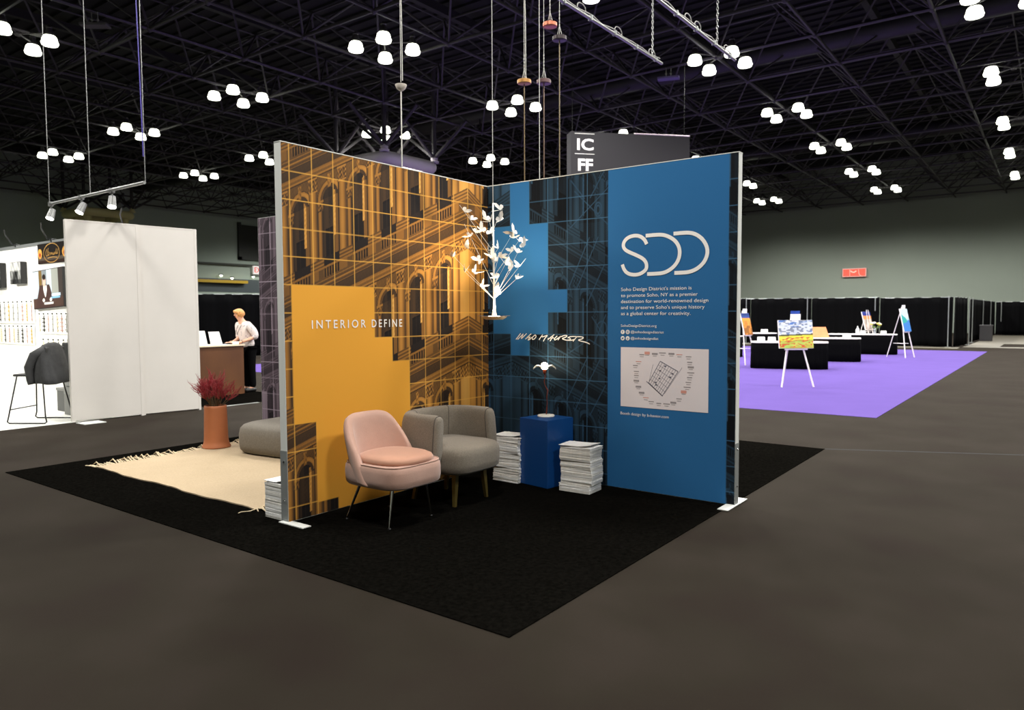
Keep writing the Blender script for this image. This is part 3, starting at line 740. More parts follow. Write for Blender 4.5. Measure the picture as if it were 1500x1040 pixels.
# ------------------------------------------------------------------ terracotta vase with red twigs
def vase():
    t = thing('floor_vase', 'tall terracotta vase with flared foot at the corner of the cream rug', 'vase', (-3.22, -.99, .018))
    m = MB()
    m.lathe([(.15, 0), (.158, .006), (.156, .018), (.142, .04), (.134, .075), (.130, .13), (.1265, .3), (.122, .45), (.121, .478), (.116, .482), (.112, .478), (.115, .4), (.12, .1)], 40, cap=False)
    m.lathe([(.11, .40), (.01, .40)], 24, cap=False)
    m.build('body', mat('terracotta', (186, 112, 70), .6, noise=(3, .07)), t, smooth=True, angle=50)
    b = thing('red_branches', 'bunch of fine dark red coral-like twigs standing in the terracotta vase', 'branches', (-3.22, -.99, .44))
    ms = mat('red_twig', (146, 38, 46), .7, noise=(20, .35)); mg = mat('olive_stem', (96, 74, 40), .7)
    rnd = random.Random(5)
    for k in range(36):
        az = rnd.uniform(0, 2*PI); lean = rnd.uniform(.08, .72)*(1 if k % 3 else 1.2)
        if k < 5: az = PI+rnd.uniform(-.7, .5); lean = rnd.uniform(.5, .85)
        L = rnd.uniform(.27, .40); base = Vector((math.cos(az)*.05*rnd.random(), math.sin(az)*.05*rnd.random(), 0))
        m = MB(); dirv = Vector((math.cos(az)*math.sin(lean), math.sin(az)*math.sin(lean), math.cos(lean)))
        def grow(p, d, L, r, depth):
            pts = [p]; dd = d.copy(); steps = 3
            for s in range(steps):
                dd = (dd+Vector((rnd.uniform(-1, 1), rnd.uniform(-1, 1), rnd.uniform(-.5, .8)))*.22).normalized()
                p = p+dd*L/steps; pts.append(p)
            m.path(pts, [r, r*.85, r*.7, r*.45], 4, mi=1 if depth > 0 else 0, cap=False)
            if depth < 3:
                for q in range(5 if depth == 0 else 4):
                    at = pts[1+q % 3] if depth else pts[2+q % 2]
                    nd = (dd+Vector((rnd.uniform(-1, 1), rnd.uniform(-1, 1), rnd.uniform(-.5, 1)))*.75).normalized()
                    grow(at, nd, L*rnd.uniform(.35, .55), r*.70, depth+1)
        grow(base, dirv, L*.72, .0048, 0)
        m.build('twig', [mg, ms], b)
vase()

# ------------------------------------------------------------------ pedestal and table lamp
def pedestal():
    M = Matrix.Rotation(R(-10), 4, 'Z')
    t = thing('pedestal', 'square blue display plinth against the blue wall between two paper stacks', 'plinth', (.835, -.215, .006), R(-9))
    m = MB(); m.rbox(-.17, .17, -.17, .17, 0, .596, .003, 1); m.build('body', mat('plinth_blue', (8, 66, 128), .45), t)
    t = thing('table_lamp', 'small bulb lamp with white petals on a crooked copper stem and white disc base', 'lamp', (.81, -.185, .602))
    m = MB(); m.lathe([(.02, 0), (.072, 0), (.078, .004), (.078, .012), (.073, .017), (.02, .019)], 36); m.build('base', mat('lamp_white', (240, 236, 226), .4), t, smooth=True, angle=40)
    m = MB(); pts = [(0, 0, .018), (.004, 0, .06), (.012, .002, .12), (.008, 0, .18), (.014, .004, .24), (-.012, .002, .285), (-.02, 0, .32), (-.012, .002, .36), (-.015, 0, .41)]
    m.path(pts, .0028, 8); m.path([(x+.006*math.sin(i*2.1), y+.005, z) for i, (x, y, z) in enumerate(pts)], .0018, 6)
    m.build('stem', mat('copper_stem', (146, 66, 42), .4, .6), t, smooth=True)
    m = MB(); m.lathe([(.008, -.05), (.014, -.04), (.016, -.015), (.012, 0)], 16, (-.015, 0, .435)); m.build('socket', mat('copper_stem'), t, smooth=True)
    m = MB(); m.sphere((-.015, 0, .457), .034, 20); m.build('bulb', mat('bulb_glow', (255, 250, 235), .3, emit=(255, 240, 205), estr=22.), t, smooth=True)
    for s in (-1, 1):
        def fn(off):
            def g(u, v):
                x = s*(.02+v*.082); w_ = .042*math.sin(min(1, v*1.25+.18)*PI*.78)
                z = .020*math.sin(v*PI*.8)-.022*v**3 + .012*u*u
                return (-.015+x, u*w_, .437+z+off*.0012)
            return g
        m = shell(fn(1), fn(-1), 8, 12); o = m.build('petal', mat('petal_white', (250, 247, 240), .6, trans=.0), t, smooth=True)
        o.rotation_euler = (0, 0, R(37))
        # keep the petal fixed about the bulb
        o.location = (-.015+.015*math.cos(R(37)), .015*math.sin(R(37)), 0)
    light('lamp_glow', 'POINT', (-.015, 0, .52), 3.0, (1, .86, .62), .034, parent=t)
pedestal()

# ------------------------------------------------------------------ stacks of magazines, every copy its own object
def magazine(dx, dy, h, curl):
    m = MB(); nx = 6; v = []
    top = []; bot = []
    for j in range(3):
        for i in range(nx+1):
            x = -dx/2+dx*i/nx; y = -dy/2+dy*j/2; c = curl*(abs(i/nx-.5)*2)**3
            top.append((x, y, h+c)); bot.append((x, y, c*.8))
    o = len(top); W = nx+1; f = []
    for j in range(2):
        for i in range(nx): a = j*W+i; f.append((a, a+1, a+W+1, a+W)); f.append((o+a, o+a+W, o+a+W+1, o+a+1))
    for i in range(nx): a = 2*W+i; f.append((i, o+i, o+i+1, i+1)); f.append((a, a+1, o+a+1, o+a))
    for j in range(2): a = j*W; f.append((a, a+W, o+a+W, o+a)); a = j*W+nx; f.append((a, o+a, o+a+W, a+W))
    m.add(top+bot, f); return m
M_p2 = mat('paper_edges', (228, 224, 216), .8, noise=(60, .1))
def stack(cx, cy, rz, dx, dy, n, total, where, group, seed, z0=.0062, mess=1.):
    rnd = random.Random(seed); h = total/n; protos = []
    for k in range(4):
        mb = magazine(dx, dy, h*.93, [0, 0, .001, .0][k]); protos.append(mb)
    base = None; meshes = []
    for mb in protos:
        o = mb.build('magazine', M_paper if len(meshes) % 2 else M_p2); meshes.append(o.data); bpy.data.objects.remove(o)
    drift = 0
    for i in range(n):
        if i % 6 == 0: drift = mess*rnd.uniform(-.012, .012); tw = mess*rnd.uniform(-2.5, 2.5)
        o = bpy.data.objects.new('magazine', meshes[rnd.randrange(4)]); COL.objects.link(o)
        o.location = (cx+drift+mess*rnd.uniform(-.004, .004), cy+drift*.6+mess*rnd.uniform(-.004, .004), z0+i*h)
        o.rotation_euler = (0, 0, R(rz+tw+mess*rnd.uniform(-1, 1)))
        lab = 'magazine in the %s part of the %s' % (('lower', 'middle', 'upper')[min(2, 3*i//n)], where)
        if i == 0: lab = 'bottom white magazine of the %s' % where
        tag(o, lab, 'magazine', group)
    # loose top copies with a curling corner
    for q in range(2):
        m = MB(); N = 10; a = []; b = []
        for j in range(N+1):
            for i in range(N+1):
                u, v_ = i/N, j/N; c = .018*max(0, u-.6)**1.5*4*(1-v_*.6) if q else .010*max(0, .35-u)*3
                a.append((-dx/2+dx*u, -dy/2+dy*v_, .004+c)); b.append((-dx/2+dx*u, -dy/2+dy*v_, c))
        W = N+1; o_ = len(a); f = []
        for j in range(N):
            for i in range(N): k = j*W+i; f.append((k, k+1, k+W+1, k+W)); f.append((o_+k, o_+k+W, o_+k+W+1, o_+k+1))
        for i in range(N): k = N*W+i; f.append((i, o_+i, o_+i+1, i+1)); f.append((k, k+1, o_+k+1, o_+k))
        for j in range(N): k = j*W; f.append((k, k+W, o_+k+W, o_+k)); k = j*W+N; f.append((k, o_+k, o_+k+W, k+W))
        m.add(a+b, f); o = m.build('magazine', M_paper, smooth=True, angle=40)
        o.location = (cx+(-.012 if q else .01), cy, z0+n*h+q*.0105); o.rotation_euler = (0, 0, R(rz+(4 if q else -3)*mess))
        tag(o, ('topmost magazine on the %s' if q else 'second magazine from the top of the %s') % where, 'magazine', group)
stack(1.225, -.265, 2, .295, .215, 34, .385, 'paper stack right of the blue plinth', 'magazines stacked right of the plinth', 3)
stack(.512, -.285, 2, .285, .215, 36, .405, 'paper stack left of the blue plinth', 'magazines stacked left of the plinth', 4)
stack(-.18, -2.235, 0, .205, .265, 26, .265, 'paper stack behind the orange wall', 'magazines stacked behind the orange wall', 5, mess=.25)

# ------------------------------------------------------------------ hanging butterfly lamp
BF = [(.31, -.72, 2.43), (.26, -.58, 2.38), (.38, -.66, 2.25), (.37, -.55, 2.27), (.23, -.54, 2.23), (.38, -.79, 2.11), (.26, -.81, 2.04), (.26, -.45, 2.02), (.31, -.71, 1.9), (.43, -.72, 1.89), (.24, -.38, 1.79), (.47, -.61, 2.35), (.47, -.56, 2.34), (.5, -.6, 2.23), (.47, -.58, 2.09), (.56, -.65, 2.03), (.61, -.58, 2.43), (.58, -.55, 2.34), (.75, -.59, 2.22), (.67, -.49, 2.19), (.76, -.52, 2.16), (1.01, -.79, 2.08), (.57, -.57, 2.1), (.72, -.56, 2.07), (.87, -.69, 2.04), (.65, -.66, 2.02), (.55, -.55, 2.0), (.68, -.61, 1.96), (.67, -.5, 1.93), (.7, -.43, 1.95), (.56, -.57, 1.85), (.65, -.41, 1.84), (.57, -.61, 1.72)]
def butterfly_lamp():
    ox, oy, oz = .548, -.6, 1.51
    t = thing('hanging_butterfly_lamp', 'hanging lamp like a small tree covered in white paper butterflies', 'lamp', (ox, oy, oz))
    mw = mat('lamp_white'); m = MB()
    m.path([(0, 0, .01), (0, 0, .06), (-.002, 0, .3), (-.008, 0, .98)], [.022, .012, .0085, .0065], 12); m.build('stem', mw, t, smooth=True)
    m = MB(); m.tube((-.008, 0, .96), (-.008, 0, 8.28), .0028, n=6); m.build('cable', M_wire, t)
    m = MB(); m.lathe([(.075, -.028), (.105, -.012), (.112, 0), (.10, 0), (.07, -.018), (.01, -.018)], 36, cap=False)
    m.lathe([(.075, -.028), (.005, -.030)], 36, cap=False)
    m.build('dish', mat('dish_warm', (226, 196, 150), .45), t, smooth=True, angle=40)
    m = MB(); m.lathe([(.142, .003), (.142, .006), (.02, .006), (.02, .003)], 40); m.build('glass_disc', mat('clear_disc', (235, 238, 240), .08, trans=.9), t, smooth=True, angle=30)
    m = MB(); m.lathe([(.03, -.012), (.05, -.004), (.05, .001), (.015, .002)], 20); m.build('bulb', mat('warm_glow', (255, 235, 200), .4, emit=(255, 226, 180), estr=30), t, smooth=True)
    rnd = random.Random(9)
    br = []
    for k, (x, y, z) in enumerate(BF):
        d = Vector((x-ox, y-oy, 0)); h0 = max(.15, z-oz-1.15*d.length-rnd.uniform(0, .12)); h0 = min(h0, .75)
        e = Vector((x-ox, y-oy, z-oz)); s = Vector((-.004, 0, h0))
        if k % 2 == 0 or k > 26:
            ext = s+(e-s)*rnd.uniform(1.02, 1.35)
            m = MB(); m.tube(s, ext, .0018, .0011, 5); m.build('branch', mw, t)
        # butterfly: two cambered upper wings, two lower wings and a body
        m = MB(); sc = rnd.uniform(.9, 1.25)
        up = [(0, .003), (.010, .022), (.030, .040), (.052, .046), (.046, .022), (.028, .006), (.004, -.002)]
        lo = [(.002, 0), (.028, .002), (.034, -.012), (.024, -.028), (.012, -.026), (.002, -.006)]
        flap = rnd.uniform(.35, 1.15)
        for sgn in (-1, 1):
            for sh in (up, lo):
                pts = []
                for a, b in sh: pts.append(Vector((sgn*a*math.cos(flap), b, a*math.sin(flap)+a*a*5)))
                c = sum(pts, Vector())/len(pts)+Vector((0, 0, .0015)); n = len(pts); off = Vector((0, 0, -.0012))
                vs = pts+[c]+[p+off for p in pts]+[c+off]
                f = [(i, (i+1) % n, n) for i in range(n)]+[(n+1+(i+1) % n, n+1+i, 2*n+1) for i in range(n)]+[(i, n+1+i, n+1+(i+1) % n, (i+1) % n) for i in range(n)]
                m.add([p*sc for p in vs], f)
        m.path([(0, -.018*sc, 0), (0, 0, .001), (0, .018*sc, 0)], [.0012, .0028, .0012], 6)
        o = m.build('butterfly', mat('butterfly_paper', (248, 244, 236), .6), t)
        o.location = e; o.rotation_euler = (rnd.uniform(-.9, 1.3), rnd.uniform(-.8, .8), rnd.uniform(0, 6.28))
    light('lamp_glow', 'SPOT', (0, 0, .035), 110, (1, .80, .55), .03, parent=t, target=None, angle=150, blend=.7).rotation_euler = (PI, 0, 0)
    light('lamp_spill', 'POINT', (0, 0, .05), 12.0, (1, .82, .6), .04, parent=t)
butterfly_lamp()
def hung_canopy(label, x, y, z, zlo, col, kind='disc', twin=False, shade=True):
    t = thing('pendant_lamp', label, 'pendant lamp', (x, y, z), group='pendants hung behind the display walls')
    m = MB()
    if kind == 'disc': m.lathe([(.07, 0), (.076, .003), (.076, .038), (.07, .042), (.01, .044)], 28)
    else: m.lathe([(.006, -.055), (.022, -.05), (.044, -.03), (.056, .0), (.056, .006), (.01, .008)], 28)
    m.build('canopy', mat('canopy_'+col[0], col[1], .35, .6 if kind == 'disc' else 0), t, smooth=True, angle=35)
    if shade: m = MB(); m.tube((0, 0, 0), (0, 0, zlo-z), .006, n=8); m.build('rod', mat('rod_'+col[0], col[2], .4, .4), t)
    m = MB()
    top = 9.78-z
    m.tube((0, 0, .03), (0, 0, top), .003, n=6)
    if kind == 'disc':
        for s in (-1, 1): m.tube((s*.035, 0, .034), (0, 0, .16), .0025, n=5)
        zz = .16
        for q in range(5): m.sphere((0, 0, zz), .011, 6, sc=(.7, .5, 1.5)); zz += .035
    if twin: m.path([(.022, 0, .04), (.02, 0, .6), (-.004, 0, 1.6), (.01, 0, top)], .004, 6)
    m.build('suspension', M_wire, t)
    if shade: m = MB(); m.lathe([(.075, -.10), (.065, -.04), (.03, 0), (.012, .02)], 20, (0, 0, zlo-z)); m.build('shade', mat('canopy_'+col[0]), t, smooth=True)
hung_canopy('pendant with gold disc canopy and thick twin cable, hung behind the blue wall', -.27, 1.0, 4.05, 2.4, ('gold', (190, 140, 80), (120, 100, 70)), twin=True)
hung_canopy('pendant with dull purple-brown disc canopy, hung right of the gold one', -.01, 1.0, 4.0, 2.4, ('plum', (110, 84, 84), (120, 96, 80)))
hung_canopy('pendant with copper red disc canopy, the highest above the blue wall', .07, 1.0, 4.58, 4.4, ('copper', (206, 124, 94), (120, 96, 80)), shade=False)
hung_canopy('pendant with dark grey disc canopy and long rod beside the copper one', .19, 1.0, 4.41, 2.4, ('dark', (70, 62, 62), (130, 116, 90)))
hung_canopy('pendant with white bowl canopy hung above the orange wall', -.66, -.5, 3.74, 2.3, ('white', (214, 204, 192), (214, 210, 200)), kind='bowl', twin=True)
m = MB(); m.tube((.24, .55, 2.2), (.24, .55, 9.75), .0035, n=6); m.lathe([(.02, -.04), (.024, 0), (.012, .02)], 12, (.24, .55, 2.2))
tag(m.build('hanging_cable', M_wire), 'plain white cable beside the butterfly lamp cable, going behind the blue wall', 'cable')

# ------------------------------------------------------------------ hanging pipes with cables and chains
def pipe_rig(label, x, y0, y1, z, cy, chlabel, seed):
    rnd = random.Random(seed)
    t = thing('hanging_pipe', label, 'pipe', (x, y1, z))
    m = MB(); m.tube((0, y0-y1, 0), (0, 0, 0), .026, n=12); m.build('pipe', M_gal, t, smooth=True, angle=50)
    m = MB(); pts = []; n = int((y1-y0)*6)
    for i in range(n): pts.append((.018*math.sin(i*1.3), y0-y1+.1+i/6, .035+.02*abs(math.sin(i*.9))))
    m.path(pts, .009, 6)
    for q in range(3):
        yy = -.4-q*rnd.uniform(.8, 1.3)
        m.path([(0, yy+.12*math.cos(a), .07+.07*math.sin(a)) for a in np.linspace(0, PI*2, 14)], .008, 5)
    m.build('cable', mat('grey_cable', (150, 148, 144), .6), t, smooth=True)
    m = MB()
    for q in range(5):
        yy = -.25-q*.75; m.rbox(-.034, .034, yy-.02, yy+.02, -.034, .045, .008, 2)
    m.build('clamp', M_steel, t)
    c = thing('chain', chlabel, 'chain', (x, cy, z+.03)); m = MB(); L = 9.75-z
    k = 0; zz = 0
    while zz < L:
        r = 8; a = []
        for i in range(r):
            th = 2*PI*i/r; u, w_ = .016*math.cos(th), .032*math.sin(th)
            a.append((u, 0, zz+w_+.03) if k % 2 else (0, u, zz+w_+.03))
        m.path(a, .005, 5, closed=True); zz += .05; k += 1
    m.build('links', M_gal, c)
pipe_rig('hanging metal pipe that ends nearest the black banner, cables strapped on', -1.31, -.2, 6.68, 6.0, 6.3, 'chain holding the end of the pipe nearest the black banner', 1)
pipe_rig('hanging metal pipe farther right, ending beside the bright lamp cluster', -.2, -.6, 7.3, 6.0, 6.45, 'chain holding the right-hand hanging pipe', 2)
# small fixtures clamped to the truss
def truss_box(label, x, y, z, col, rz):
    t = thing('truss_fixture', label, 'fixture', (x, y, z), R(rz)); m = MB()
    m.rbox(-.36, .36, -.16, .16, -.05, .02, .015, 2); m.build('housing', mat('fixture_%d' % col[0], col, .5), t)
    m = MB()
    for s in (-.08, .08): m.tube((s, 0, .02), (s, 0, 9.8-z), .014, n=6); m.sphere((s, 0, .14), .035, 8)
    m.build('bracket', M_gal, t)
truss_box('flat grey fixture hanging from the truss near the top left lamps', -16.75, 3.9, 9.45, (74, 72, 74), 40)
truss_box('flat purple-grey fixture under the truss beside the end of a hanging pipe', -6.2, 17.6, 9.45, (92, 82, 120), 20)

# ------------------------------------------------------------------ black hanging banner
def banner():
    u = Vector((.6708, .7416, 0)); nrm = Vector((.7416, -.6708, 0))
    t = thing('hanging_banner', 'large black banner with white capital letters hanging behind the blue wall', 'banner', (-7.33, 13.23, 5.2))
    Lg, Hb = 3.82, 1.8; back = -nrm*.10
    def P(a, z, d=0): return nrm*d+u*a+Vector((0, 0, z))
    m = MB(); v = [P(a, z, d) for a in (0, Lg) for z in (0, Hb) for d in (0, -.45)]
    m.add(v, [(0, 2, 6, 4), (1, 5, 7, 3), (0, 1, 3, 2), (4, 6, 7, 5), (2, 3, 7, 6), (0, 4, 5, 1)]); m.build('body', mat('banner_black', (44, 42, 44), .8), t)
    m = MB()
    m.tube(P(2.0, Hb+.01, 0), P(Lg, Hb+.01, 0), .022, n=6); m.build('lit_edge', mat('lit_edge_pink', (214, 196, 200), .4), t)  # pale pink bar puts the lit top edge of the banner into colour
    m = MB(); put_text(m, 'IC', P(.19, 1.26, .012), u, .32, .52, bold=.025); put_text(m, 'FF', P(.22, .65, .012), u, .33, .47, bold=.035)
    for z in (1.73, 1.13, .50):
        a, b = .12, .74; m.add([P(a, z, .012), P(b, z, .012), P(b, z+.018, .012), P(a, z+.018, .012)], [(0, 1, 2, 3)])
    m.build('lettering', mat('white_ink'), t)
    m = MB()
    for a in (.1, Lg-.1): m.tube(P(a, Hb, -.2), P(a, 12.2-5.2, -.2), .008, n=5)
    m.build('cable', M_black, t)
banner()

# ------------------------------------------------------------------ neighbouring white booth on the left
def left_booth():
    ang = math.atan2(-.22, 1.84)   # run of the side wall
    def panel(label, a, b, off, nm='white_partition'):
        a = Vector((*a, 0)); b = Vector((*b, 0)); L = (b-a).length; th = math.atan2((b-a).y, (b-a).x)
        t = thing(nm, label, 'partition', (a.x, a.y, 0), th)
        m = MB(); m.box(0, L, 0, .07, .02, 2.90); m.build('board', M_panel, t)
        m = MB(); m.box(-.006, .035, -.004, .074, .0, 2.905); m.box(L-.035, L+.001, -.003, .073, .0, 2.905); m.box(0, L, -.002, .072, 2.885, 2.905)
        m.build('edge_frame', M_panel, t)
        return t
    panel('near white partition of the bright booth, with the steel foot plate below it', (-6.82, -1.05), (-6.69, -.09), 0)
    panel('far white partition, right of the vertical seam and beside the wooden counter', (-6.72, -.085), (-6.60, .79), 0)
    m = MB(); m.box(-6.67, -6.41, -1.07, -.77, .0, .008); tag(m.build('foot_plate', M_aluw), 'white foot plate lying on the floor before the near white partition', 'foot plate')
    t = thing('white_partition', 'bright white back wall hung with pictures and sample boards', 'partition', (-12.8, -.1, 0))
    m = MB(); m.box(0, 5.9, 0, .07, 0, 2.86); m.build('board', M_white, t)
    m = MB(); m.box(0, 5.9, -.006, .0, 2.80, 2.862); m.build('edge_frame', M_alu, t)
    m = MB(); m.box(-12.8, -6.80, -3.6, -.11, 0, .006); tag(m.build('white_flooring', mat('white_floor', (236, 236, 228), .5)), 'white floor sheet inside the bright booth under the stool', 'flooring')
left_booth()
YW = -.106
def frame_box(name, label, cat, x0, x1, z0, z1, d, face, side, tilt=0, group=None):
    t = thing(name, label, cat, ((x0+x1)/2, YW-d, (z0+z1)/2), group=group); w_, h_ = (x1-x0)/2, (z1-z0)/2
    m = MB(); m.rbox(-w_, w_, 0, d, -h_, h_, .008, 2); m.build('frame', side, t)
    t.rotation_euler = (0, R(tilt), 0)
    return t, w_, h_
def to_face(off): return lambda u, v: np.stack([u, np.full(u.shape, -off), v], -1)
def left_items():
    ink = mat_print('photo_print', .4, .3)
    def bw(seed):
        def fn(U, V):
            n = np.sin(U*23+seed)*np.sin(V*17+seed*2)+.6*np.sin(U*51+V*33+seed)+.5*np.sin(U*90-V*70)
            g = 120+55*n*.6+60*(V > .05)-70*((np.abs(U) < .12) & (V < .02)); g = g*np.where(V < -.12, .55, 1)
            return np.stack([g, g, g*.98], -1)
        return fn
    for lab, x0, x1, z0, z1, sd in [('black and white photo block at the very left edge of the white wall', -12.42, -11.86, 2.08, 2.56, 1.), ('black and white photo block second from the left on the white wall', -11.38, -10.86, 2.13, 2.54, 4.)]:
        t, w_, h_ = frame_box('framed_photo', lab, 'picture', x0, x1, z0, z1, .10, None, mat('frame_black', (24, 24, 24), .4), group='black and white photo blocks')
        raster('print', ink, -w_+.01, w_-.01, -h_+.01, h_-.01, .012, bw(sd), to_face(.003), t)
    # dark banner with gold script
    t, w_, h_ = frame_box('sign_board', 'dark sign board with gold ring and script above the screen', 'sign', -10.29, -9.03, 2.46, 2.82, .02, None, mat('sign_black', (20, 16, 14), .5))
    def sg(U, V):
        c = np.zeros(U.shape+(3,))+np.array((22, 17, 14.))
        c[(V < -.06)] = (74, 64, 54); c[(V < -.12)] = (40, 24, 18)
        for cx in (-.53, .48):
            k = np.hypot((U-cx)/.085, (V-.0)/.09) < 1; c[k] = (206, 150, 70); k = np.hypot((U-cx)/.04, (V+.02)/.04) < 1; c[k] = (150, 50, 30)
        return c
    raster('print', ink, -w_+.004, w_-.004, -h_+.004, h_-.004, .012, sg, to_face(.002), t)
    m = MB(); f = lambda a, b: (a, -.006, b)
    ribbon(m, [(-.03+.33*math.cos(a), .0+.165*math.sin(a)) for a in np.linspace(0, 2*PI, 40)], .014, f, smooth=0)
    for s in ([(-.22, .07), (-.28, .0), (-.24, -.06), (-.16, -.02)], [(-.16, .09), (-.2, -.02), (-.15, -.05), (-.11, 0), (-.15, .02)], [(-.08, -.04), (-.06, .02), (-.02, -.04), (0, .01), (.03, -.04)], [(.06, .0), (.04, -.03), (.09, -.03), (.1, .02), (.12, -.03)], [(.14, -.03), (.18, .10), (.16, -.03), (.22, -.02), (.25, .06)], [(-.2, -.09), (0, -.07), (.2, -.09)]):
        ribbon(m, s, .014, f)
    m.build('gold_script', mat('gold_ink', (176, 134, 70), .4), t)
    # screen
    t, w_, h_ = frame_box('screen', 'tilted screen showing a person in a dark suit against columns', 'screen', -10.46, -9.18, 1.67, 2.36, .06, None, mat('frame_black'), tilt=-2)
    def sc(U, V):
        c = np.zeros(U.shape+(3,))+np.array((120, 126, 130.))
        c[U < -.36] = (176, 190, 200); c[(U > -.36) & (U < -.22)] = (112, 88, 44); c[(U > -.02) & (U < .18)] = (196, 212, 224); c[(U > .18)] = (150, 152, 144); c[(U > .45)] = (60, 52, 48)
        c[V < -.16] = (74, 54, 46)
        k = (np.abs(U+.12) < .30-.55*(V+.1)) & (V < .07) | (np.hypot((U+.12)/.30, (V+.18)/.22) < 1); c[k] = (66, 46, 42)
        k = (np.abs(U+.10) < .07*(1-(V+.16)/-.0001*0)) & (V > -.14) & (V < .06) & (np.abs(U+.10) < (V+.16)*.5); c[k] = (238, 236, 232)
        k = np.hypot((U+.13)/.062, (V-.13)/.095) < 1; c[k] = (214, 170, 150); k = (np.hypot((U+.13)/.07, (V-.21)/.05) < 1); c[k] = (36, 26, 24)
        c[(U > .16) & (U < .52) & (V > -.14) & (V < -.10)] = (190, 214, 232); c[(U > .12) & (U < .5) & (V > -.185) & (V < -.15)] = (120, 180, 216)
        c[(U > -.16) & (U < .22) & (V > -.275) & (V < -.245)] = (222, 216, 210)
        c[np.hypot((U+.18)/.05, (V+.2)/.03) < 1] = (232, 228, 220); c[np.hypot((U-.12)/.05, (V+.2)/.03) < 1] = (232, 228, 220)
        return c
    r = raster('display', ink, -w_+.015, w_-.015, -h_+.015, h_-.015, .012, sc, to_face(.003), t)
    # sample boards with hanging strips
    cols = [('gold', (206, 172, 90)), ('cream', (222, 208, 178)), ('dark', (52, 48, 42)), ('steel', (168, 166, 160)), ('rose', (206, 170, 160))]
    mats = [mat('strip_'+n, c, .35, .4 if n != 'cream' else 0) for n, c in cols]
    for lab, x0, x1, z0, z1, n, sd in [('upper clear sample board, leftmost on the white wall', -12.5, -10.56, 1.39, 1.83, 9, 1), ('lower clear sample board, leftmost on the white wall', -12.5, -10.60, .99, 1.37, 9, 2),
                                       ('clear sample board directly under the screen', -10.42, -9.12, 1.21, 1.60, 7, 3), ('lowest small sample board, behind the top of the jacket', -10.3, -9.25, .82, 1.14, 5, 4)]:
        rnd = random.Random(sd); t, w_, h_ = frame_box('sample_board', lab, 'sample board', x0, x1, z0, z1, .012, None, mat('clear_board', (238, 238, 230), .2), group='sample boards on the white wall')
        m = MB()
        for k in range(n): m.sphere((-w_+(k+.5)*2*w_/n, -.012, h_-.03), .014, 6)
        m.build('peg', M_black, t)
        for k in range(n):
            cx = -w_+(k+.5)*2*w_/n; hh = h_*.82; c = mats[rnd.randrange(5)]
            m = MB(); ww = rnd.uniform(.018, .05); rows = rnd.choice([3, 4, 6])
            m.box(cx-.004, cx+.004, -.012, -.002, -hh, h_-.06)
            for q in range(rows):
                zc = -hh+(q+.5)*(hh+h_-.08)/rows; m.rbox(cx-ww, cx+ww, -.02, -.004, zc-.012, zc+.012, .004, 1)
            m.build('strip', c, t)
    # stool
    a = R(34.7)
    t = thing('bar_stool', 'black wire sled-base stool inside the bright white booth', 'stool', (-7.31, -1.29, .006), a)
    mk = mat('stool_black', (26, 26, 24), .4, .3)
    for s in (-1, 1):
        y = s*.29; m = MB()
        m.path([(-.17, s*.20, .68), (-.25, y, .10), (-.27, y, .03), (-.24, y, .009), (-.1, y, .009), (.18, y, .009), (.27, y, .009), (.30, y, .03), (.285, y, .10), (.20, s*.2, .68), (.27, s*.18, 1.05)], .010, 8)
        m.build('leg_frame', mk, t, smooth=True)
    m = MB(); m.tube((-.235, -.285, .2), (-.235, .285, .2), .009, n=8); m.build('footrest', mk, t)
    m = MB(); m.rbox(-.23, .22, -.21, .21, .665, .70, .015, 3); m.build('seat', mat('seat_grey', (52, 52, 50), .7), t)
    m = MB(); m.rbox(.235, .275, -.2, .2, .84, 1.08, .015, 3); m.build('backrest', mat('seat_grey'), t)
    # jacket draped over the back
    j = thing('jacket', 'dark grey jacket draped over the back of the wire stool', 'jacket', (-7.16, -1.185, .006), a)
    m = MB(); rings = []; n = 56
    for k, (z, ax, ay, cx) in enumerate([(.56, .20, .27, .03), (.575, .21, .285, .03), (.65, .205, .285, .02), (.75, .185, .28, .02), (.85, .155, .27, .02), (.95, .125, .25, .025), (1.03, .095, .225, .03), (1.09, .07, .19, .035), (1.125, .05, .14, .04), (1.145, .025, .08, .04)]):
        f = max(0, (1.05-z))*.9; r = []
        for i in range(n):
            th = 2*PI*i/n; w_ = 1+f*(.13*math.sin(5*th+.7)+.09*math.sin(11*th+z*4)+.05*math.sin(17*th+1))
            r.append((cx+ax*w_*math.cos(th), ay*w_*math.sin(th), z+.02*math.sin(3*th+1)*(f+.1)))
        rings.append(r)
    m.loft(rings); mj = mat('jacket_grey', (58, 58, 58), .9, noise=(9, .25), bump=(60, .4)); m.build('body', mj, j, smooth=True)
    for s in (-1, 1):
        m = MB(); m.path([(.04, s*.17, 1.06), (-.06, s*.25, .97), (-.13, s*.27, .80), (-.12, s*.255, .62), (-.11, s*.25, .56)], [.05, .062, .058, .05, .045], 14); m.build('sleeve', mj, j, smooth=True)
    m = MB(); m.path([(-.02, -.10, 1.11), (-.11, -.13, .99), (-.19, -.12, .82)], [.014, .02, .012], 8); m.build('lapel', mj, j, smooth=True)
    m = MB(); m.path([(-.13, -.17, .88), (-.165, -.175, .82), (-.16, -.17, .77)], [.012, .022, .01], 6); m.build('label_patch', mat('pale_patch', (208, 220, 190), .7), j, smooth=True)
    # things behind the stool
    t = thing('storage_box', 'black box with a handle behind the stool next to the partition', 'box', (-7.62, -.62, .62)); m = MB(); m.rbox(-.22, .25, -.14, .14, 0, .5, .02, 2); m.build('body', mat('box_black', (20, 20, 20), .6), t)
    m = MB(); m.path([(-.08, 0, .49), (-.08, 0, .56), (.08, 0, .56), (.08, 0, .49)], .012, 6); m.build('handle', mk, t)
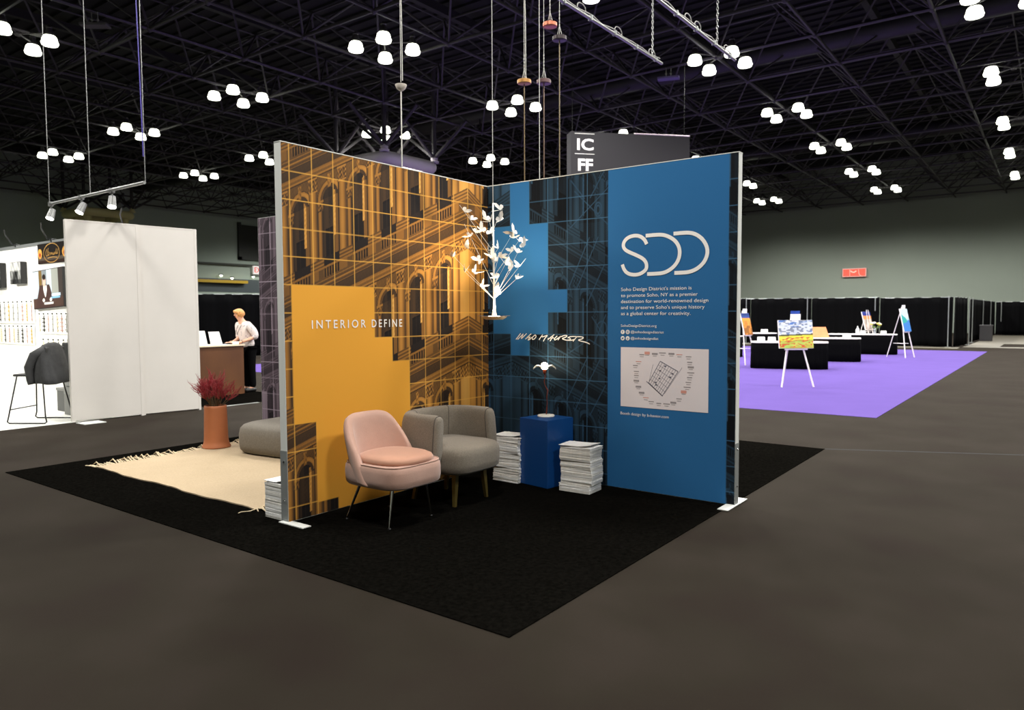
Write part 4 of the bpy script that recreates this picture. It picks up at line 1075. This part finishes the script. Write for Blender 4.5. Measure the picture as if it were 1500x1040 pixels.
    t = thing('grey_cabinet', 'grey pedestal cabinet under the black box behind the stool', 'cabinet', (-7.60, -.6, .006)); m = MB(); m.rbox(-.20, .23, -.17, .17, 0, .612, .01, 2); m.build('body', mat('cab_grey', (120, 120, 116), .6), t)
    m = MB(); m.rbox(-.18, .21, -.178, -.168, .32, .58, .004, 1); d = m.build('drawer', mat('cab_grey2', (136, 136, 132), .6), t); m = MB(); m.rbox(-.05, .07, -.19, -.176, .44, .455, .003, 1); m.build('handle', mk, d)
    t = thing('grey_crate', 'small dark grey crate standing left of the grey cabinet', 'crate', (-8.25, -.5, .006)); m = MB(); m.rbox(-.14, .14, -.14, .14, 0, .36, .01, 2); m.build('body', mat('crate_grey', (84, 84, 82), .6), t)
    m = MB(); m.rbox(-.15, .15, -.15, .15, .33, .375, .006, 1); m.build('rim', mat('cab_grey'), t)
    # little dark arms reaching over the wall top
    for k, x in enumerate((-11.35, -9.75, -6.95)):
        t = thing('clip_arm', ['thin black clip arm on the white wall top near the photo edge', 'thin black clip arm on the wall top above the dark sign', 'thin black clip arm over the seam of the two white partitions'][k], 'clip arm', (x, -.07, 2.86), group='clip arms on the wall top')
        m = MB(); m.path([(0, .0, 0), (-.12, -.05, .03), (.30, -.3, .16), (.62, -.42, .22)], .012, 6); m.build('arm', M_black, t)
        m = MB(); m.rbox(-.03, .03, -.04, .04, -.03, .03, .006, 1); m.build('clamp', M_black, t)
left_items()
def track_light(label, loc, L, spots, cords=True, power=650):
    t = thing('track_light', label, 'track light', loc)
    m = MB(); m.tube((0, 0, 0), (L, -.02, 0), .022, n=10); m.build('pipe', M_gal, t, smooth=True, angle=50)
    m = MB()
    for x in (.0, L*.465, L-.02): m.tube((x, 0, 0), (x-.0, 0, 9.75-loc[2]), .006, n=6)
    m.build('cable', M_gal, t)
    if cords:
        m = MB(); m.path([(3.0, 0, .35), (2.97, 0, 1.5), (2.92, 0, 3), (2.9, 0, 6.4)], .008, 6); m.build('power_cord', mat('violet_cord', (70, 60, 150), .5), t)
    for k, (x, tx, pw) in enumerate(spots):
        h = MB(); base = Vector((x, 0, -.16)); d = (Vector(tx)).normalized(); s = base-d*.08; e = base+d*.08
        h.tube(s, e, .045, .06, 14); h.tube((x, 0, 0), (x, 0, -.10), .016, n=6); h.rbox(x-.04, x+.04, -.03, .03, -.04, .03, .006, 1)
        o = h.build('spotlight', mat('spot_body', (120, 120, 118), .4, .5), t, smooth=True, angle=40)
        g = MB(); g.tube(e+d*.001, e+d*.006, .054, .054, 16); g.build('lens', mat('spot_lens', (255, 255, 245), .3, emit=(255, 252, 240), estr=18), o)
        l = light('spot_beam', 'SPOT', tuple(e+d*.02), pw, (1, .98, .92), .08, parent=t, angle=100, blend=.8)
        l.rotation_euler = d.to_track_quat('-Z', 'Y').to_euler()
track_light('pipe hung on thin cables with three spotlights over the bright booth', (-8.35, -.65, 3.3), 3.05, [(.05, (.3, -.6, -1.5), 120), (1.12, (.1, -.7, -1.3), 90), (2.08, (.5, -.35, -1.6), 8)])
track_light('second spotlight pipe added out of view to light the white booth wall', (-12.6, -3.1, 3.4), 3.4, [(.3, (0, 2.6, -1.9), 270), (1.7, (0, 2.6, -1.9), 270), (3.1, (.1, 2.6, -1.9), 270)], cords=False)  # unseen pipe, added to light the booth back wall evenly

# ------------------------------------------------------------------ counter and the person at it
def counter():
    t = thing('reception_counter', 'wood-fronted counter with a pale top beyond the vase', 'counter', (-8.16, 2.6, .006))
    m = MB(); m.box(-.62, -.0, -1.75, 0, 0, .93); m.build('body', mat_wood('walnut', (76, 43, 18), (98, 60, 28), (1, .6, .3)), t)
    m = MB(); m.rbox(-.65, .03, -1.78, .02, .93, .958, .004, 1); m.build('top', mat('counter_top', (214, 196, 168), .4), t)
    def stand(lab, y, z1, x, tl):
        o = thing('leaflet_stand', lab, 'stand', (x, y, .966), R(0)); m = MB()
        m.add([(0, -.12, 0), (0, .12, 0), (-tl, .10, z1), (-tl, -.12, z1), (-.006, -.12, 0), (-.006, .12, 0), (-tl-.006, .10, z1), (-tl-.006, -.12, z1)], [(0, 1, 2, 3), (7, 6, 5, 4), (0, 4, 5, 1), (1, 5, 6, 2), (2, 6, 7, 3), (3, 7, 4, 0)])
        m.build('sheet', M_paper, o); m = MB(); m.box(-.12, 0, -.12, .12, 0, .006); m.build('foot', M_paper, o)
    stand('white upright leaflet stand on the counter nearest the partition edge', 1.89, .27, -8.42, .06)
    stand('white upright leaflet stand on the counter, the right one of two', 2.15, .25, -8.34, .08)
    def block(name, lab, cat, x, y, dx, dy, dz, m_):
        m = MB(); m.rbox(-dx, dx, -dy, dy, 0, dz, min(dz*.3, .006), 1); o = m.build(name, m_, None, (x, y, .966)); tag(o, lab, cat)
    block('notebook', 'dark flat notebook on the counter near the hands of the person', 'notebook', -8.45, 2.44, .09, .08, .02, mat('box_black'))
    block('paper_cup', 'small white pot on the counter under the forearm of the person', 'pot', -8.27, 2.50, .04, .05, .05, M_paper)
    block('paper_sheet', 'small cream sheet lying on the counter left of the hands', 'paper', -8.30, 2.28, .07, .06, .006, M_paper)
counter()
def skin_mesh(name, V, E, rad, m, parent, root=0, sub=2):
    me = bpy.data.meshes.new(name); me.from_pydata(V, E, []); me.materials.append(m)
    o = bpy.data.objects.new(name, me); COL.objects.link(o); o.parent = parent
    md = o.modifiers.new('skin', 'SKIN'); md.use_smooth_shade = True
    for i, r in enumerate(rad):
        sv = me.skin_vertices[0].data[i]; sv.radius = r if hasattr(r, '__len__') else (r, r); sv.use_root = (i == root)
    s = o.modifiers.new('sub', 'SUBSURF'); s.levels = s.render_levels = sub
    return o
def person():
    t = thing('person', 'person with short fair hair in a pale patterned blouse leaning over the counter', 'person', (-8.40, 2.84, .006))
    skin = mat('skin', (222, 166, 136), .55); V = []; E = []; Rd = []
    def add(p, r, par=None):
        V.append(p); Rd.append(r)
        if par is not None: E.append((par, len(V)-1))
        return len(V)-1
    pel = add((0, .02, .90), (.14, .11)); sp = add((0, -.01, 1.06), (.12, .09), pel); ch = add((0, -.06, 1.24), (.13, .10), sp); ub = add((0, -.09, 1.34), (.10, .08), ch)
    nk = add((0, -.115, 1.42), (.052, .052), ub); h0 = add((0, -.15, 1.48), (.066, .07), nk); h1 = add((0, -.175, 1.54), (.074, .088), h0); h2 = add((0, -.17, 1.60), (.060, .072), h1)
    for s in (-1, 1):
        sh = add((s*.15, -.08, 1.335), .055, ub)
        el = add((s*.225, .04 if s > 0 else -.02, 1.10), .042, sh); fa = add((s*.19, -.10, 1.04), .036, el); wr = add((s*.13, -.24, .995), .024, fa); pm = add((s*.115, -.30, .988), (.034, .017), wr)
        for q, (dx, L) in enumerate([(-.024, .062), (-.009, .072), (.007, .068), (.022, .056)]):
            a = add((s*.11+dx, -.335, .990), .009, pm); b = add((s*.11+dx*1.2, -.335-L*.5, .993), .008, a); add((s*.11+dx*1.2, -.335-L, .982), .0065, b)
        a = add((s*.11-s*.035, -.29, .985), .010, pm); add((s*.11-s*.055, -.32, .982), .0085, a)
    for s in (-1, 1):
        hp = add((s*.085, .03, .84), .082, pel); kn = add((s*.09, .02, .48), .055, hp); an = add((s*.09, .05, .09), .034, kn); add((s*.095, -.07, .035), (.036, .026), an)
    skin_mesh('body', V, E, Rd, skin, t)
    def face():
        m = MB(); m.path([(0, -.245, 1.55), (0, -.268, 1.525), (0, -.262, 1.515)], [.006, .011, .007], 8); m.build('nose', skin, t, smooth=True)
        m = MB(); m.path([(-.02, -.238, 1.49), (0, -.246, 1.488), (.02, -.238, 1.49)], .005, 6); m.build('mouth', mat('lips', (178, 96, 88), .5), t, smooth=True)
        for s in (-1, 1):
            m = MB(); m.sphere((s*.03, -.243, 1.548), .009, 8); m.build('eye', mat('eye_dark', (60, 46, 40), .3), t, smooth=True)
            m = MB(); m.sphere((s*.078, -.155, 1.535), .018, 8, sc=(.4, .8, 1.3)); m.build('ear', skin, t, smooth=True)
    face()
    # hair: shell over skull with a fringe hanging towards the counter
    m = MB(); rings = []; n = 28
    for k in range(11):
        ph = PI*k/12; z = 1.555+.098*math.cos(ph); r = math.sin(ph)+.03
        ring = []
        for i in range(n):
            th = 2*PI*i/n; fr = max(0, -math.sin(th)); wv = 1+.05*math.sin(7*th+k)
            rr = r*(1-.30*fr*(1 if k > 5 else 0))
            ring.append((.090*rr*math.cos(th)*wv, -.165+.108*rr*math.sin(th)*wv, z-(.012*math.sin(5*th) if k > 7 else 0)))
        rings.append(ring)
    m.loft(rings); hair = mat('fair_hair', (206, 146, 84), .6, noise=(40, .25)); m.build('hair', hair, t, smooth=True)
    m = MB(); m.path([(-.06, -.225, 1.60), (0, -.262, 1.60), (.06, -.232, 1.58), (.078, -.20, 1.50)], [.02, .028, .024, .01], 8); m.build('fringe', hair, t, smooth=True)
    # blouse
    V2 = []; E2 = []; R2 = []
    def a2(p, r, par=None):
        V2.append(p); R2.append(r)
        if par is not None: E2.append((par, len(V2)-1))
        return len(V2)-1
    b0 = a2((0, .03, .86), (.175, .135)); b1 = a2((0, 0, 1.0), (.165, .125), b0); b2 = a2((0, -.04, 1.16), (.16, .12), b1); b3 = a2((0, -.08, 1.30), (.145, .105), b2); b4 = a2((0, -.105, 1.385), (.068, .065), b3)
    for s in (-1, 1):
        x = a2((s*.165, -.075, 1.325), .078, b3); y = a2((s*.215, -.02 if s < 0 else .02, 1.19), .082, x); z = a2((s*.23, -.02 if s < 0 else .04, 1.10), .078, y); a2((s*.215, -.06 if s < 0 else -.02, 1.065), .060, z)
    mb = mat('blouse', (214, 204, 200), .85)
    nt = mb.node_tree; bs = nt.nodes['Principled BSDF']; tc = nt.nodes.new('ShaderNodeTexCoord'); vo = nt.nodes.new('ShaderNodeTexVoronoi'); vo.inputs['Scale'].default_value = 22
    rp = nt.nodes.new('ShaderNodeValToRGB'); rp.color_ramp.elements[0].color = rgb(130, 128, 140); rp.color_ramp.elements[1].color = rgb(224, 212, 206); rp.color_ramp.elements[0].position = .12; rp.color_ramp.elements[1].position = .30
    nt.links.new(tc.outputs['Object'], vo.inputs['Vector']); nt.links.new(vo.outputs['Distance'], rp.inputs['Fac']); nt.links.new(rp.outputs['Color'], bs.inputs['Base Color'])
    skin_mesh('blouse', V2, E2, R2, mb, t)
    V3 = []; E3 = []; R3 = []
    V3 += [(0, .03, .92), (-.085, .035, .84), (-.092, .022, .48), (-.092, .05, .07), (.085, .035, .84), (.092, .022, .48), (.092, .05, .07)]
    E3 += [(0, 1), (1, 2), (2, 3), (0, 4), (4, 5), (5, 6)]
    R3 += [(.14, .12), .102, .082, .068, .102, .082, .068]
    skin_mesh('trousers', V3, E3, R3, M_blackcloth, t)
    for s in (-1, 1):
        m = MB(); m.path([(s*.095, .10, .035), (s*.095, .03, .045), (s*.098, -.06, .038), (s*.10, -.13, .028)], [.036, .044, .042, .028], 10); m.build('shoe', mat('shoe_black', (18, 18, 18), .5), t, smooth=True)
    m = MB(); m.path([(-.06, -.115, 1.40), (-.05, -.20, 1.25), (0, -.215, 1.14), (.05, -.20, 1.25), (.06, -.115, 1.40)], .005, 6); m.build('lanyard', mat('lanyard', (70, 60, 62), .7), t, smooth=True)
    m = MB(); m.path([(.105+.034*math.cos(a)+.035, -.215, 1.003+.030*math.sin(a)) for a in np.linspace(0, 2*PI, 12, endpoint=False)], .006, 6, closed=True); m.build('watch', mat('shoe_black'), t, smooth=True)
person()
# black drape behind the counter
def drape(label, a, b, h, poles, seed=1, group='black drapes', open_ends=(0, 0)):
    a = Vector((*a, 0)); b = Vector((*b, 0)); L = (b-a).length-.02; th = math.atan2((b-a).y, (b-a).x)
    t = thing('pipe_and_drape', label, 'drape', (a.x, a.y, 0), th, group); m = MB(); nx = int(L*16); nz = 6; v = []; f = []
    for k in range(nz+1):
        z = .03+(h-.05)*k/nz; fold = .05*(1-.55*k/nz)
        for i in range(nx+1):
            x = L*i/nx; v.append((x, fold*math.sin(x*9+seed+.6*math.sin(x*2.3))+.4*fold*math.sin(x*23+seed*2), z+.012*math.sin(x*5)*(k == 0)))
    W = nx+1; o = len(v); v += [(x, y+.01, z) for x, y, z in v]
    for k in range(nz):
        for i in range(nx): q = k*W+i; f.append((q, q+1, q+W+1, q+W)); f.append((o+q, o+q+W, o+q+W+1, o+q+1))
    for i in range(nx): q = nz*W+i; f.append((i, o+i, o+i+1, i+1)); f.append((q, q+1, o+q+1, o+q))
    for k in range(nz): q = k*W; f.append((q, q+W, o+q+W, o+q)); q = k*W+nx; f.append((q, o+q, o+q+W, q+W))
    m.add(v, f); m.build('curtain', M_blackcloth, t, smooth=True)
    m = MB(); m.tube((0, .01, h-.03), (L, .01, h-.03), .016, n=8); m.build('crossbar', M_alu, t)
    for x, z0 in poles:
        m = MB(); m.tube((x, -.085, z0), (x, -.085, h+.03), .022, n=8)
        if z0 == 0: m.box(x-.12, x+.12, -.17, .05, 0, .012)
        m.build('pole', M_alu, t)
    return t
drape('long black drape closing the view behind the counter and the person', (-22.6, 5.2), (-17.0, 13.6), 2.32, [(.4, 0)], 2, group='black drapes')

# ------------------------------------------------------------------ far right: drapes, tables, easels on the purple carpet
drape('black drape behind the tables, partly hidden by the blue wall edge', (-10.7, 31.0), (-7.8, 31.0), 2.27, [(2.7, 0)], 1)
drape('black drape directly behind the easel with the poppy field painting', (-7.8, 31.0), (-4.87, 31.0), 2.26, [(2.75, 0)], 2)
drape('black drape behind the table with the orange board', (-4.87, 31.0), (-1.9, 31.0), 2.24, [(2.78, 1.6)], 3)
drape('black drape right of the flowers, behind the teal painting easel', (-1.9, 31.0), (.98, 31.0), 2.2, [(2.7, 0)], 4)
drape('short black return drape at the right end of the drape row', (1.02, 31.0), (1.24, 34.0), 2.2, [(3.0, 0)], 5)
drape('distant black drape beginning right of the gap with the pale pole', (1.12, 37.0), (1.35, 51.0), 2.2, [(.1, 0), (5.5, 0), (10.2, 0)], 6)
drape('farthest black drape, running out at the right edge of the photo', (1.4, 51.4), (9.0, 51.4), 2.2, [(.3, .9), (4.2, 1.8)], 7)
t = thing('dark_bin', 'dark grey square bin standing in front of the distant drape', 'bin', (1.62, 40.0, .006)); m = MB(); m.rbox(-.28, .28, -.3, .3, 0, .82, .02, 2); m.build('body', mat('bin_grey', (58, 56, 58), .6), t)
m = MB(); m.rbox(-.30, .30, -.32, .32, .77, .84, .015, 2); m.build('rim', mat('bin_rim', (74, 72, 74), .6), t)

def skirt_table(label, cx, cy, a, b, rz, h=.735, e=5.0):
    t = thing('skirted_table', label, 'table', (cx, cy, .006), R(rz), 'black-skirted tables on the purple carpet')
    m = MB(); n = 220; rings = []
    for z, fl in ((.004, 1), (.25, .8), (.5, .5), (h-.03, .12)):
        r = []
        for i, (x, y, _) in enumerate(superellipse(a, b, e, n)):
            k = 1+.018*fl*math.sin(i*2*PI*34/n)+.01*fl*math.sin(i*2*PI*13/n); r.append((x*k, y*k, z))
        rings.append(r)
    m.loft(rings); m.build('skirt', M_blackcloth, t, smooth=True)
    m = MB(); m.loft([superellipse(a+.012-i, b+.012-i, e, 80, z=z) for z, i in ((h-.032, 0), (h-.004, 0), (h, .006))]); m.build('tabletop', mat('table_white', (226, 220, 214), .5), t)
    return t
skirt_table('nearest black-skirted white table, behind the poppy field painting', -1.36, 14.95, .98, .40, 18)
skirt_table('second black-skirted white table, holding the orange board', -1.35, 18.7, 1.05, .40, 12)
skirt_table('farthest black-skirted white table, holding flowers and a small easel', -1.2, 23.6, 1.15, .40, 8)
skirt_table('black-skirted table at the left, touching the blue wall edge', -5.0, 19.2, .80, .45, 0)
skirt_table('small round black table with a pale top between easel and drape', -4.75, 23.5, .48, .48, 0, e=2.0)
def at(x, y): return (x, y, .742)
def card(label, x, y, w_=.12, h_=.085, rz=30):
    t = thing('name_card', label, 'card', at(x, y), R(rz), 'white name cards on the tables'); m = MB()
    m.add([(-w_, -.03, 0), (w_, -.03, 0), (w_, .004, h_*2), (-w_, .004, h_*2), (-w_, .04, 0), (w_, .04, 0)], [(0, 1, 2, 3), (3, 2, 5, 4), (0, 3, 4), (1, 5, 2)]); m.build('card', M_paper, t)
card('white name card at the left end of the nearest table', -1.98, 14.52, .10, .065)
card('white name card second from the left on the nearest table', -1.72, 14.62, .10, .065)
card('wide white name card on the right part of the second table', -.66, 18.62, .12, .055)
card('white name card on the farthest table just right of the bottle', -1.12, 23.35, .09, .065)
card('white name card at the right end of the farthest table', -.48, 23.6, .10, .06)
card('white name card on the small round table', -4.72, 23.45, .13, .07)
M_glass = mat('vase_glass', (200, 206, 210), .05, trans=.7)
def flowers(label, x, y, n, cols, sd, r=.15):
    rnd = random.Random(sd); t = thing('glass_vase', 'clear glass vase holding the '+label, 'vase', at(x, y)); m = MB()
    m.lathe([(.045, 0), (.04, .02), (.05, .12), (.07, .24), (.066, .24), (.044, .12), (.03, .025)], 20, cap=False); m.build('body', M_glass, t, smooth=True)
    b = thing('bouquet', 'bunch of '+label, 'flowers', (x, y, .80)); m = MB()
    heads = []
    for k in range(n):
        a = rnd.uniform(0, 6.28); rr = r*math.sqrt(rnd.random()); p = Vector((rr*math.cos(a), rr*math.sin(a), .30+.08*(1-rr/r)+rnd.uniform(-.02, .02))); heads.append(p)
        m.path([(p.x*.1, p.y*.1, 0), (p.x*.5, p.y*.5, .16), p], .005, 5)
        for q in range(2): m.path([(p.x*.5, p.y*.5, .14+.03*q), (p.x*.8+.02*q, p.y*.8-.02, .2), (p.x*1.0+.03, p.y*.9, .22)], [.003, .018, .002], 5)
    m.build('stems', mat('leaf_green', (88, 116, 46), .6), b)
    for k, p in enumerate(heads):
        m = MB(); c = cols[k % len(cols)]
        for q in range(3): m.sphere((p.x, p.y, p.z+.01*q), .05-.012*q, 10, sc=(1, 1, .7))
        for q in range(7):
            th = q*2*PI/7; m.sphere((p.x+.04*math.cos(th), p.y+.04*math.sin(th), p.z-.004), .024, 6, sc=(1, 1, .6))
        m.build('flower', mat('petal_%d_%d' % (c[0], c[2]), c, .7), b, smooth=True)
flowers('yellow and pale pink roses on the farthest table', -.74, 23.45, 14, [(232, 214, 90), (240, 222, 214), (238, 232, 214)], 2, .17)
flowers('white flowers on the second table beside the orange board', -1.86, 18.75, 5, [(240, 236, 220)], 3, .08)
t = thing('bottle', 'white bottle standing at the left of the farthest table', 'bottle', at(-1.30, 23.35)); m = MB(); m.lathe([(.06, 0), (.062, .01), (.062, .15), (.05, .19), (.02, .21), (.018, .23)], 20); m.build('body', M_paper, t, smooth=True, angle=50)
m = MB(); m.lathe([(.026, .22), (.026, .26), (.012, .27), (.01, .30)], 12); m.build('cap', M_white, t, smooth=True, angle=50)
t = thing('leaning_board', 'orange-brown panel leaning on the second table', 'board', at(-1.45, 18.72), R(22)); m = MB()
m.add([(-.24, -.13, 0), (.24, -.13, 0), (.16, .12, .33), (-.32, .12, .33), (-.24, -.115, 0), (.24, -.115, 0), (.16, .135, .33), (-.32, .135, .33)], [(0, 1, 2, 3), (7, 6, 5, 4), (0, 4, 5, 1), (1, 5, 6, 2), (2, 6, 7, 3), (3, 7, 4, 0)])
m.build('panel', mat('orange_board', (206, 132, 82), .6, noise=(8, .12)), t)
m = MB(); m.tube((-.04, .12, .30), (-.04, .24, 0), .008, n=6); m.build('strut', M_steel, t)
t = thing('leaflet_pile', 'low fan of pale leaflets at the right end of the nearest table', 'leaflets', at(-.62, 15.05), R(30)); m = MB()
for q in range(4): m.box(-.14+.05*q, .10+.05*q, -.07, .07, .003*q, .003*q+.002)
m.build('sheets', mat('leaflet_pink', (226, 200, 190), .6), t)
# ---- easels
def h2(a, b): v = np.sin(a*12.9898+b*78.233)*43758.5453; return v-np.floor(v)
def vnoise(U, V, s):
    a, b = U*s, V*s; i, j = np.floor(a), np.floor(b); f, g = a-i, b-j; f = f*f*(3-2*f); g = g*g*(3-2*g)
    return (h2(i, j)*(1-f)+h2(i+1, j)*f)*(1-g)+(h2(i, j+1)*(1-f)+h2(i+1, j+1)*f)*g
def field(U, V):   # poppy meadow under a cloudy sky
    n = vnoise(U, V*2.4, 9); n2 = vnoise(U+3, V*1.6, 22); c = np.zeros(U.shape+(3,))
    sky = np.stack([190+40*n, 198+34*n, 212+24*n], -1); sky[n2 > .66] = (126, 134, 150); sky[(vnoise(U, V*3, 13) > .78)] = (84, 120, 184); c[:] = sky
    hz = -.03+.015*np.sin(U*3)
    c[V < hz+.03] = (86, 84, 54); k = V < hz; g = np.stack([206+30*n2, 200+20*n, 60+30*n2], -1); c[k] = g[k]
    k2 = V < hz-.10; g2 = np.stack([150+50*n2, 160+40*n, 64+30*n], -1); c[k2] = g2[k2]
    rd = (vnoise(U*1.0, V*2.2, 26) > .62) & (V < hz-.035) & (V > -.27); c[rd] = (196, 88, 52)
    return c
def sunset(U, V):
    n = vnoise(U, V, 12); c = np.stack([200+40*n, 120+40*n, 50+20*n], -1); c[V > .18] = (52, 74, 140); c[(V > .10) & (V <= .18)] = (236, 150, 60); c[(V < -.05) & (n > .5)] = (150, 96, 44); c[V > .25] = (40, 60, 120); return c
def mixed(U, V):
    n = vnoise(U, V, 10); c = np.stack([150+60*n, 140+50*n, 130+50*n], -1); c[V > .06] = (220, 140, 80); c[V > .19] = (40, 54, 130); return c
def teal(U, V):
    n = vnoise(U, V, 6); c = np.stack([200-20*n, 222-10*n, 226-10*n], -1); k = (V < .1-.6*U-.1*n) & (V > -.36); c[k] = (60, 168, 160); c[V < -.16+.2*n] = (70, 130, 200); c[(V > .1) & (n > .6)] = (214, 232, 236); return c
def easel(label, plabel, x, y, rz, zb, w_, h_, fn, blue, spread=.33, lean=12, z0=.006, sc=1., top=None, bars=True):
    t = thing('easel', label, 'easel', (x, y, z0), R(rz), 'white tripod easels'); me_ = mat('easel_white', (226, 218, 214), .5)
    H_ = zb+h_*.9+.10; ln = math.tan(R(lean)); dy = lambda z: (z-zb)*ln*.6
    for s in (-1, 1):
        m = MB(); m.tube((s*spread, -.16*sc, 0), (s*.04, .14*sc, H_+.03), .020*sc, .015*sc, 8); m.build('leg', me_, t)
    m = MB(); m.tube((0, .62*sc, 0), (0, .16*sc, H_), .014*sc, n=8); m.build('leg', me_, t)
    m = MB(); m.tube((-.26*w_-.05, -.05*sc, zb), (.26*w_+.05, -.05*sc, zb), .018*sc, n=8); 
    if bars: m.tube((-.17*sc, -.02, zb*.55), (0, .4*sc, zb*.55), .008*sc, n=6); m.tube((.17*sc, -.02, zb*.55), (0, .4*sc, zb*.55), .008*sc, n=6)
    m.build('tray', me_, t)
    p = thing('canvas_painting', plabel, 'painting', (x, y, z0+zb+.02), R(rz)); cl = R(-lean)
    def P3(u, v, o_): # leaning plane
        vv = v+h_/2
        return np.stack([u, np.full(np.shape(u), -.075*sc-o_)+vv*math.sin(R(lean)), vv*math.cos(R(lean))], -1)
    m = MB(); M = Matrix.Translation((0, -.075*sc, 0)) @ Matrix.Rotation(R(-lean), 4, 'X'); m.box(-w_/2, w_/2, 0, .035, 0, h_, M=M); m.build('canvas', mat('canvas_white', (232, 228, 222), .7), p)
    sy = .35/(h_/2)
    raster('painted_face', mat_print('paint', .6, .2), -w_/2+.002, w_/2-.002, -h_/2+.002, h_/2-.002, .012, lambda U, V: fn(U, V), lambda u, v: P3(u, v, .003), p)
    if top:
        k = thing('info_card', top, 'card', (x, y, z0+zb+h_*math.cos(R(lean))+.015), R(rz)); o_ = h_*math.sin(R(lean))-.075*sc
        m = MB(); m.box(-.10*sc, .11*sc, o_-.01, o_, 0, .13*sc); m.build('card', M_paper, k)
        m = MB(); m.box(-.09*sc, .10*sc, o_+.006, o_+.016, .08*sc, .195*sc); m.build('blue_sheet', mat('card_blue', (34, 70, 160), .5), k) if blue else None
easel('large white easel nearest on the purple carpet', 'painting of a yellow and red poppy field under a cloudy sky', .20, 9.90, 38, .775, .71, .585, field, True, spread=.33, lean=10, bars=False, top='white card with a blue sheet behind it on top of the large easel')
easel('white easel at the left beside the blue wall edge', 'orange and brown painting seen edge-on next to the blue wall', -2.78, 15.7, 76, .86, .42, .66, sunset, False, spread=.3, lean=14, top='small white card on top of the left easel beside the blue wall')
easel('white easel farthest right on the purple carpet', 'pale and teal painting on the right-hand easel', .48, 21.9, 72, .86, .46, .78, teal, False, spread=.3, lean=13, top='small white card on top of the right-hand easel')
easel('small tabletop easel beside the roses', 'small painting in blue, orange and grey on the tabletop easel', -.98, 23.62, 62, .14, .42, .68, mixed, False, spread=.12, lean=16, z0=.742, sc=.6)
# red lit panel on the hall wall
t = thing('red_wall_sign', 'small red sign with pale marks on the grey hall wall', 'sign', (-8.1, 55.9, 4.62)); m = MB(); m.rbox(-.86, .86, -.12, 0, -.33, .33, .02, 2); m.build('housing', mat('sign_rim', (216, 168, 158), .5, emit=(216, 150, 140), estr=.3), t)
m = MB(); m.box(-.80, .80, -.126, -.121, -.27, .27); f = m.build('face', mat('sign_red', (226, 84, 66), .5, emit=(230, 80, 62), estr=.6), t)
m = MB(); ribbon(m, [(-.26, .10), (-.05, -.04), (.16, .10)], .09, lambda a, b: (a, -.13, b+.03), smooth=1); ribbon(m, [(-.31, .25), (-.31, -.24)], .03, lambda a, b: (a, -.13, b), smooth=0); ribbon(m, [(.30, .24), (.36, -.2), (.5, -.24)], .03, lambda a, b: (a, -.13, b), smooth=1)
m.build('marks', mat('sign_pale', (244, 190, 170), .5, emit=(240, 170, 150), estr=.5), t)
